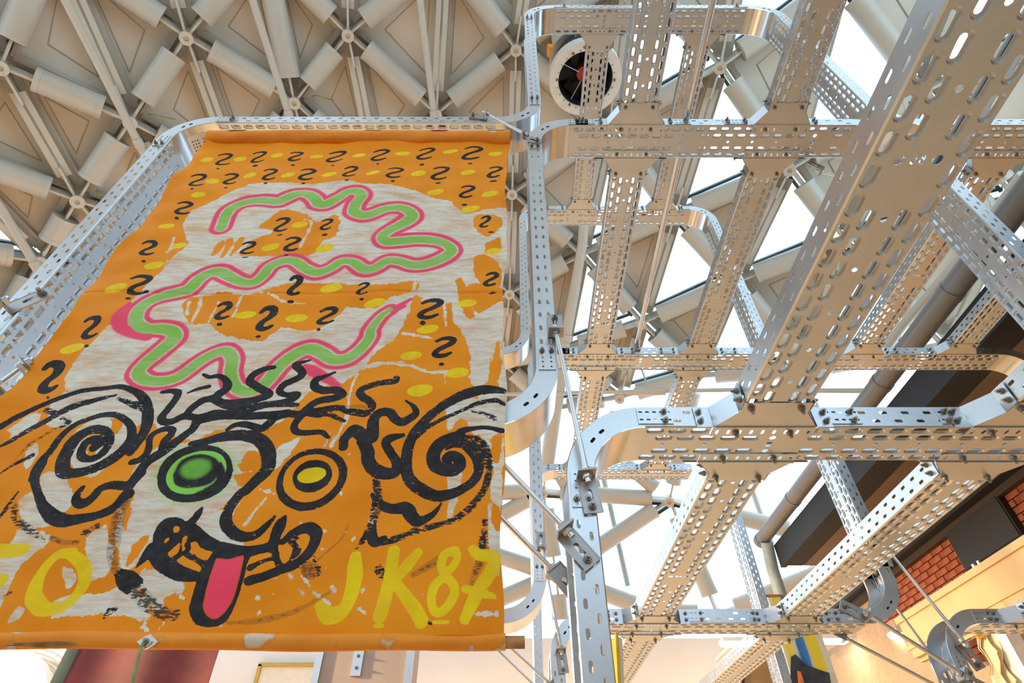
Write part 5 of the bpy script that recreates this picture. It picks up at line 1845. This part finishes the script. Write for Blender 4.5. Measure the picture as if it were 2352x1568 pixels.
# pink spray, green, eye green
pk = mth('MULTIPLY', attr('p_pink'), mth('ADD', .86, mth('MULTIPLY', n_fine, .28)), None, True)
col = mixc(ss(pk, .0, .85), col, (.93, .08, .17))
gsum = mth('ADD', attr('p_green'), mth('MULTIPLY', mth('SUBTRACT', n_fine, .5), .004))
col = mixc(ss(gsum, -.0035, .0035), col, mixc(ss(n_streak, .4, .7), (.27, .55, .085), (.38, .62, .20)))
eg = ss(mth('ADD', attr('p_eyegreen'), mth('MULTIPLY', mth('SUBTRACT', n_mid, .5), .05)), -.03, .03)
col = mixc(mth('MULTIPLY', eg, .8), col, (.28, .68, .12))
# yellow dabs
ysum = mth('ADD', attr('p_yellow'), mth('MULTIPLY', mth('SUBTRACT', n_fine, .5), .0025))
col = mixc(ss(ysum, -.0006, .0008), col, mixc(ss(n_mid, .35, .65), (.90, .58, .005), (.95, .68, .012)))
# black brush: edge wobble, dry-brush gaps
bsum = mth('ADD', attr('p_black'), mth('MULTIPLY', mth('SUBTRACT', n_mid, .5), .0065))
bsum = mth('ADD', bsum, mth('MULTIPLY', mth('SUBTRACT', n_fine, .5), .003))
weave = noise(120, 4, .5, 1.3, .7)
gap = mth('SUBTRACT', mth('ADD', mth('MULTIPLY', attr('p_dry'), .32), .265), weave)
edge_dry = mth('MULTIPLY', mth('SUBTRACT', 1.0, ss(attr('p_black'), 0, .009)), mth('MULTIPLY', attr('p_dry'), .16))
gapf = ss(mth('ADD', gap, edge_dry), -.03, .04)
dens = mth('SUBTRACT', 1.0, gapf)
wash = mth('ADD', mth('MULTIPLY', dens, .45), .30)
vd = ss(attr('p_dry'), .55, .72)
dens = mth('ADD', mth('MULTIPLY', dens, mth('SUBTRACT', 1.0, vd)), mth('MULTIPLY', wash, vd))
bf = mth('MULTIPLY', ss(bsum, -.0006, .0010), dens)
col = mixc(bf, col, mixc(ss(n_mid, .3, .7), (.016, .015, .017), (.034, .032, .036)))
# green ring inside the left eye and its glowing pupil
of = ss(mth('ADD', attr('p_orangefill'), mth('MULTIPLY', mth('SUBTRACT', n_mid, .5), .004)), -.0008, .0008)
pup = nodes.new('ShaderNodeMath')
col = mixc(mth('MULTIPLY', of, mth('SUBTRACT', 1.0, attr('p_pupil'))), col, (.29, .66, .10)) if True else col
col = mixc(mth('MULTIPLY', ss(attr('p_glow'), .02, .9), mth('ADD', .55, mth('MULTIPLY', n_mid, .5)), None, True), col, (.20, .56, .06))
# tongue and yellow lettering
tsum = mth('ADD', attr('p_tongue'), mth('MULTIPLY', mth('SUBTRACT', n_mid, .5), .004))
col = mixc(ss(tsum, -.001, .001), col, mixc(ss(attr('p_tongue'), .001, .007), (.80, .10, .03), (1.0, .07, .14)))
lsum = mth('ADD', attr('p_ylet'), mth('MULTIPLY', mth('SUBTRACT', n_mid, .5), .006))
lcol = mixc(ss(n_blot, .4, .65), (.95, .68, .004), (.90, .57, .008))
col = mixc(mth('MULTIPLY', ss(lsum, -.0008, .0012), .95), col, lcol)
links.new(col, bs.inputs['Base Color'])
bs.inputs['Roughness'].default_value = .7
bs.inputs['Specular IOR Level'].default_value = .22
wv = nodes.new('ShaderNodeTexNoise')
bmp = nodes.new('ShaderNodeBump')
bmp.inputs['Strength'].default_value = .35
bmp.inputs['Distance'].default_value = .004
hgt = mth('ADD', mth('MULTIPLY', noise(300, 2, .3, 1.5), .35), mth('ADD', mth('MULTIPLY', n_streak2, .3), mth('MULTIPLY', n_big, 2.5)))
links.new(hgt, bmp.inputs['Height'])
links.new(bmp.outputs[0], bs.inputs['Normal'])
# pupil mask (black part of the left eye on top of the green)
pm = np.zeros(GX.shape)
for P, w in ((None, None),):
    w2, b = poly_in(N([(455, 400), (520, 300), (650, 255), (770, 290), (805, 360), (770, 430), (700, 480), (560, 500), (470, 470)]))
    pm[w2] = np.maximum(pm[w2], np.clip(b / .003 + .5, 0, 1))
    w2, b = path_in(N([(800, 330), (812, 400), (775, 470), (700, 520), (600, 570)]), [10, 18, 20, 16])
    pm[w2] = np.maximum(pm[w2], np.clip(b / .003 + .5, 0, 1))
a = me.attributes.new('p_pupil', 'FLOAT', 'POINT')
a.data.foreach_set('value', pm.astype(np.float32).ravel())
me.materials.append(bm_)
cloth = bpy.data.objects.new('banner_cloth', me)
cloth.parent = bn
COL.objects.link(cloth)

# hems with wooden dowels
HEM, hnt, hb = newmat('orange_hem_cloth')
tcn = hnt.nodes.new('ShaderNodeTexCoord')
hn = hnt.nodes.new('ShaderNodeTexNoise')
hn.inputs['Scale'].default_value = 7
hn.inputs['Detail'].default_value = 6
hnt.links.new(tcn.outputs['Object'], hn.inputs['Vector'])
hr = hnt.nodes.new('ShaderNodeValToRGB')
e = hr.color_ramp.elements
e[0].position, e[1].position = .35, .57
e[0].color, e[1].color = (.82, .24, .004, 1), (.90, .29, .008, 1)
e2 = hr.color_ramp.elements.new(.64)
e2.color = (.72, .55, .42, 1)
e3 = hr.color_ramp.elements.new(.61)
e3.color = (.76, .26, .02, 1)
hnt.links.new(hn.outputs['Fac'], hr.inputs[0])
hnt.links.new(hr.outputs[0], hb.inputs['Base Color'])
hb.inputs['Roughness'].default_value = .65


def hem(name, x0, x1, zc, r, yc, flat=.85):
    n, seg = 60, 18
    vs, fs = [], []
    for i in range(n + 1):
        x = x0 + (x1 - x0) * i / n
        dz = .0025 * math.sin(x * 4.5) + .001 * math.sin(x * 17)
        for k in range(seg):
            t = 2 * math.pi * k / seg
            rr = r * (1 + .05 * math.sin(x * 11 + k))
            vs.append((x, yc + rr * flat * math.cos(t), zc + dz + rr * math.sin(t)))
    for i in range(n):
        for k in range(seg):
            a, b = i * seg + k, i * seg + (k + 1) % seg
            fs.append((a, b, b + seg, a + seg))
    return MB().add(vs, fs).build(name, HEM, bn, True)


zb_c = (bpt(600, 1453)[1] + bpt(600, 1492)[1]) / 2
rb_ = (bpt(600, 1453)[1] - bpt(600, 1492)[1]) / 2 * 1.02
xL, xR = edge_l[-1] - .004, edge_r[-1] + .004
hem('bottom_hem', xL - .01, xR, zb_c, rb_, YBN)
MB().cyl((xL - .06, YBN, zb_c - .002), (xR + .044, YBN, zb_c - .002), .0135, 18).build('bottom_dowel', DOWEL, bn, True)
zt_c = (bpt(800, 308)[1] + bpt(800, 327)[1]) / 2
rt_ = (bpt(800, 308)[1] - bpt(800, 327)[1]) / 2
hem('top_hem', bpt(480, 318)[0], bpt(1172, 312)[0], zt_c, rt_, YBN)
MB().cyl((bpt(472, 318)[0], YBN, zt_c), (bpt(1174, 312)[0], YBN, zt_c), .012, 16).build('top_dowel', DOWEL, bn, True)
for px, (c0, c1) in ((545, ('olive_dab', (.22, .22, .01))), (1010, ('pink_dab', (.85, .07, .10))), (860, ('olive_dab', (.22, .22, .01))), (1140, ('olive_dab', (.22, .22, .01)))):
    if c0 not in MATS: simple(c0, c1, .6, 0, .2, 20)
    x = bpt(px, 318)[0]
    vs, fs = [], []
    for i in range(9):
        for k in range(4):
            t = math.pi + .15 + k * .28 + .1 * math.sin(i * 2.1)
            vs.append((x - .045 + i * .011, YBN + (rt_ * .85 + .0022) * math.cos(t), zt_c + .0022 * 0 + (rt_ + .0022) * -math.sin(t)))
    for i in range(8):
        for k in range(3):
            a = i * 4 + k
            fs.append((a, a + 1, a + 5, a + 4))
    MB().add(vs, fs).build('paint_dab', MATS[c0], bn)
# eyelet and tie cord at the bottom hem
ey = at_y(340, 1474, YBN - rb_ * .9)
el = MB()
el.prism([ey + Vector((-.024, -.004, 0)), ey + Vector((0, -.004, .016)), ey + Vector((.024, -.004, 0)), ey + Vector((0, -.004, -.016))], (0, .006, 0))
el.cyl(ey + Vector((0, .002, 0)), ey + Vector((0, -.008, 0)), .012, 16, r_in=.006)
el.build('eyelet', ROD, bn)
bolt(bn, ey + Vector((0, -.006, 0)), (0, -1, 0), .7)
pts = [ey + Vector((0, -.012, 0)), ey + Vector((-.003, -.014, -.012)), at_y(303, 1570, YBN - .03), at_y(278, 1640, YBN - .03)]
MB().tube(pts, .0038, 8).build('tie_cord', CORD, bn, True)
# hooks that hold the banner under the tray
for px in (500, 800, 1150):
    p = at_y(px, 312, YBN)
    hk = MB()
    hk.tube([p + Vector((0, .004, .0)), p + Vector((0, .01, .05)), p + Vector((0, .04, .11))], .003, 6)
    hk.build('hook_wire', ROD, bn)
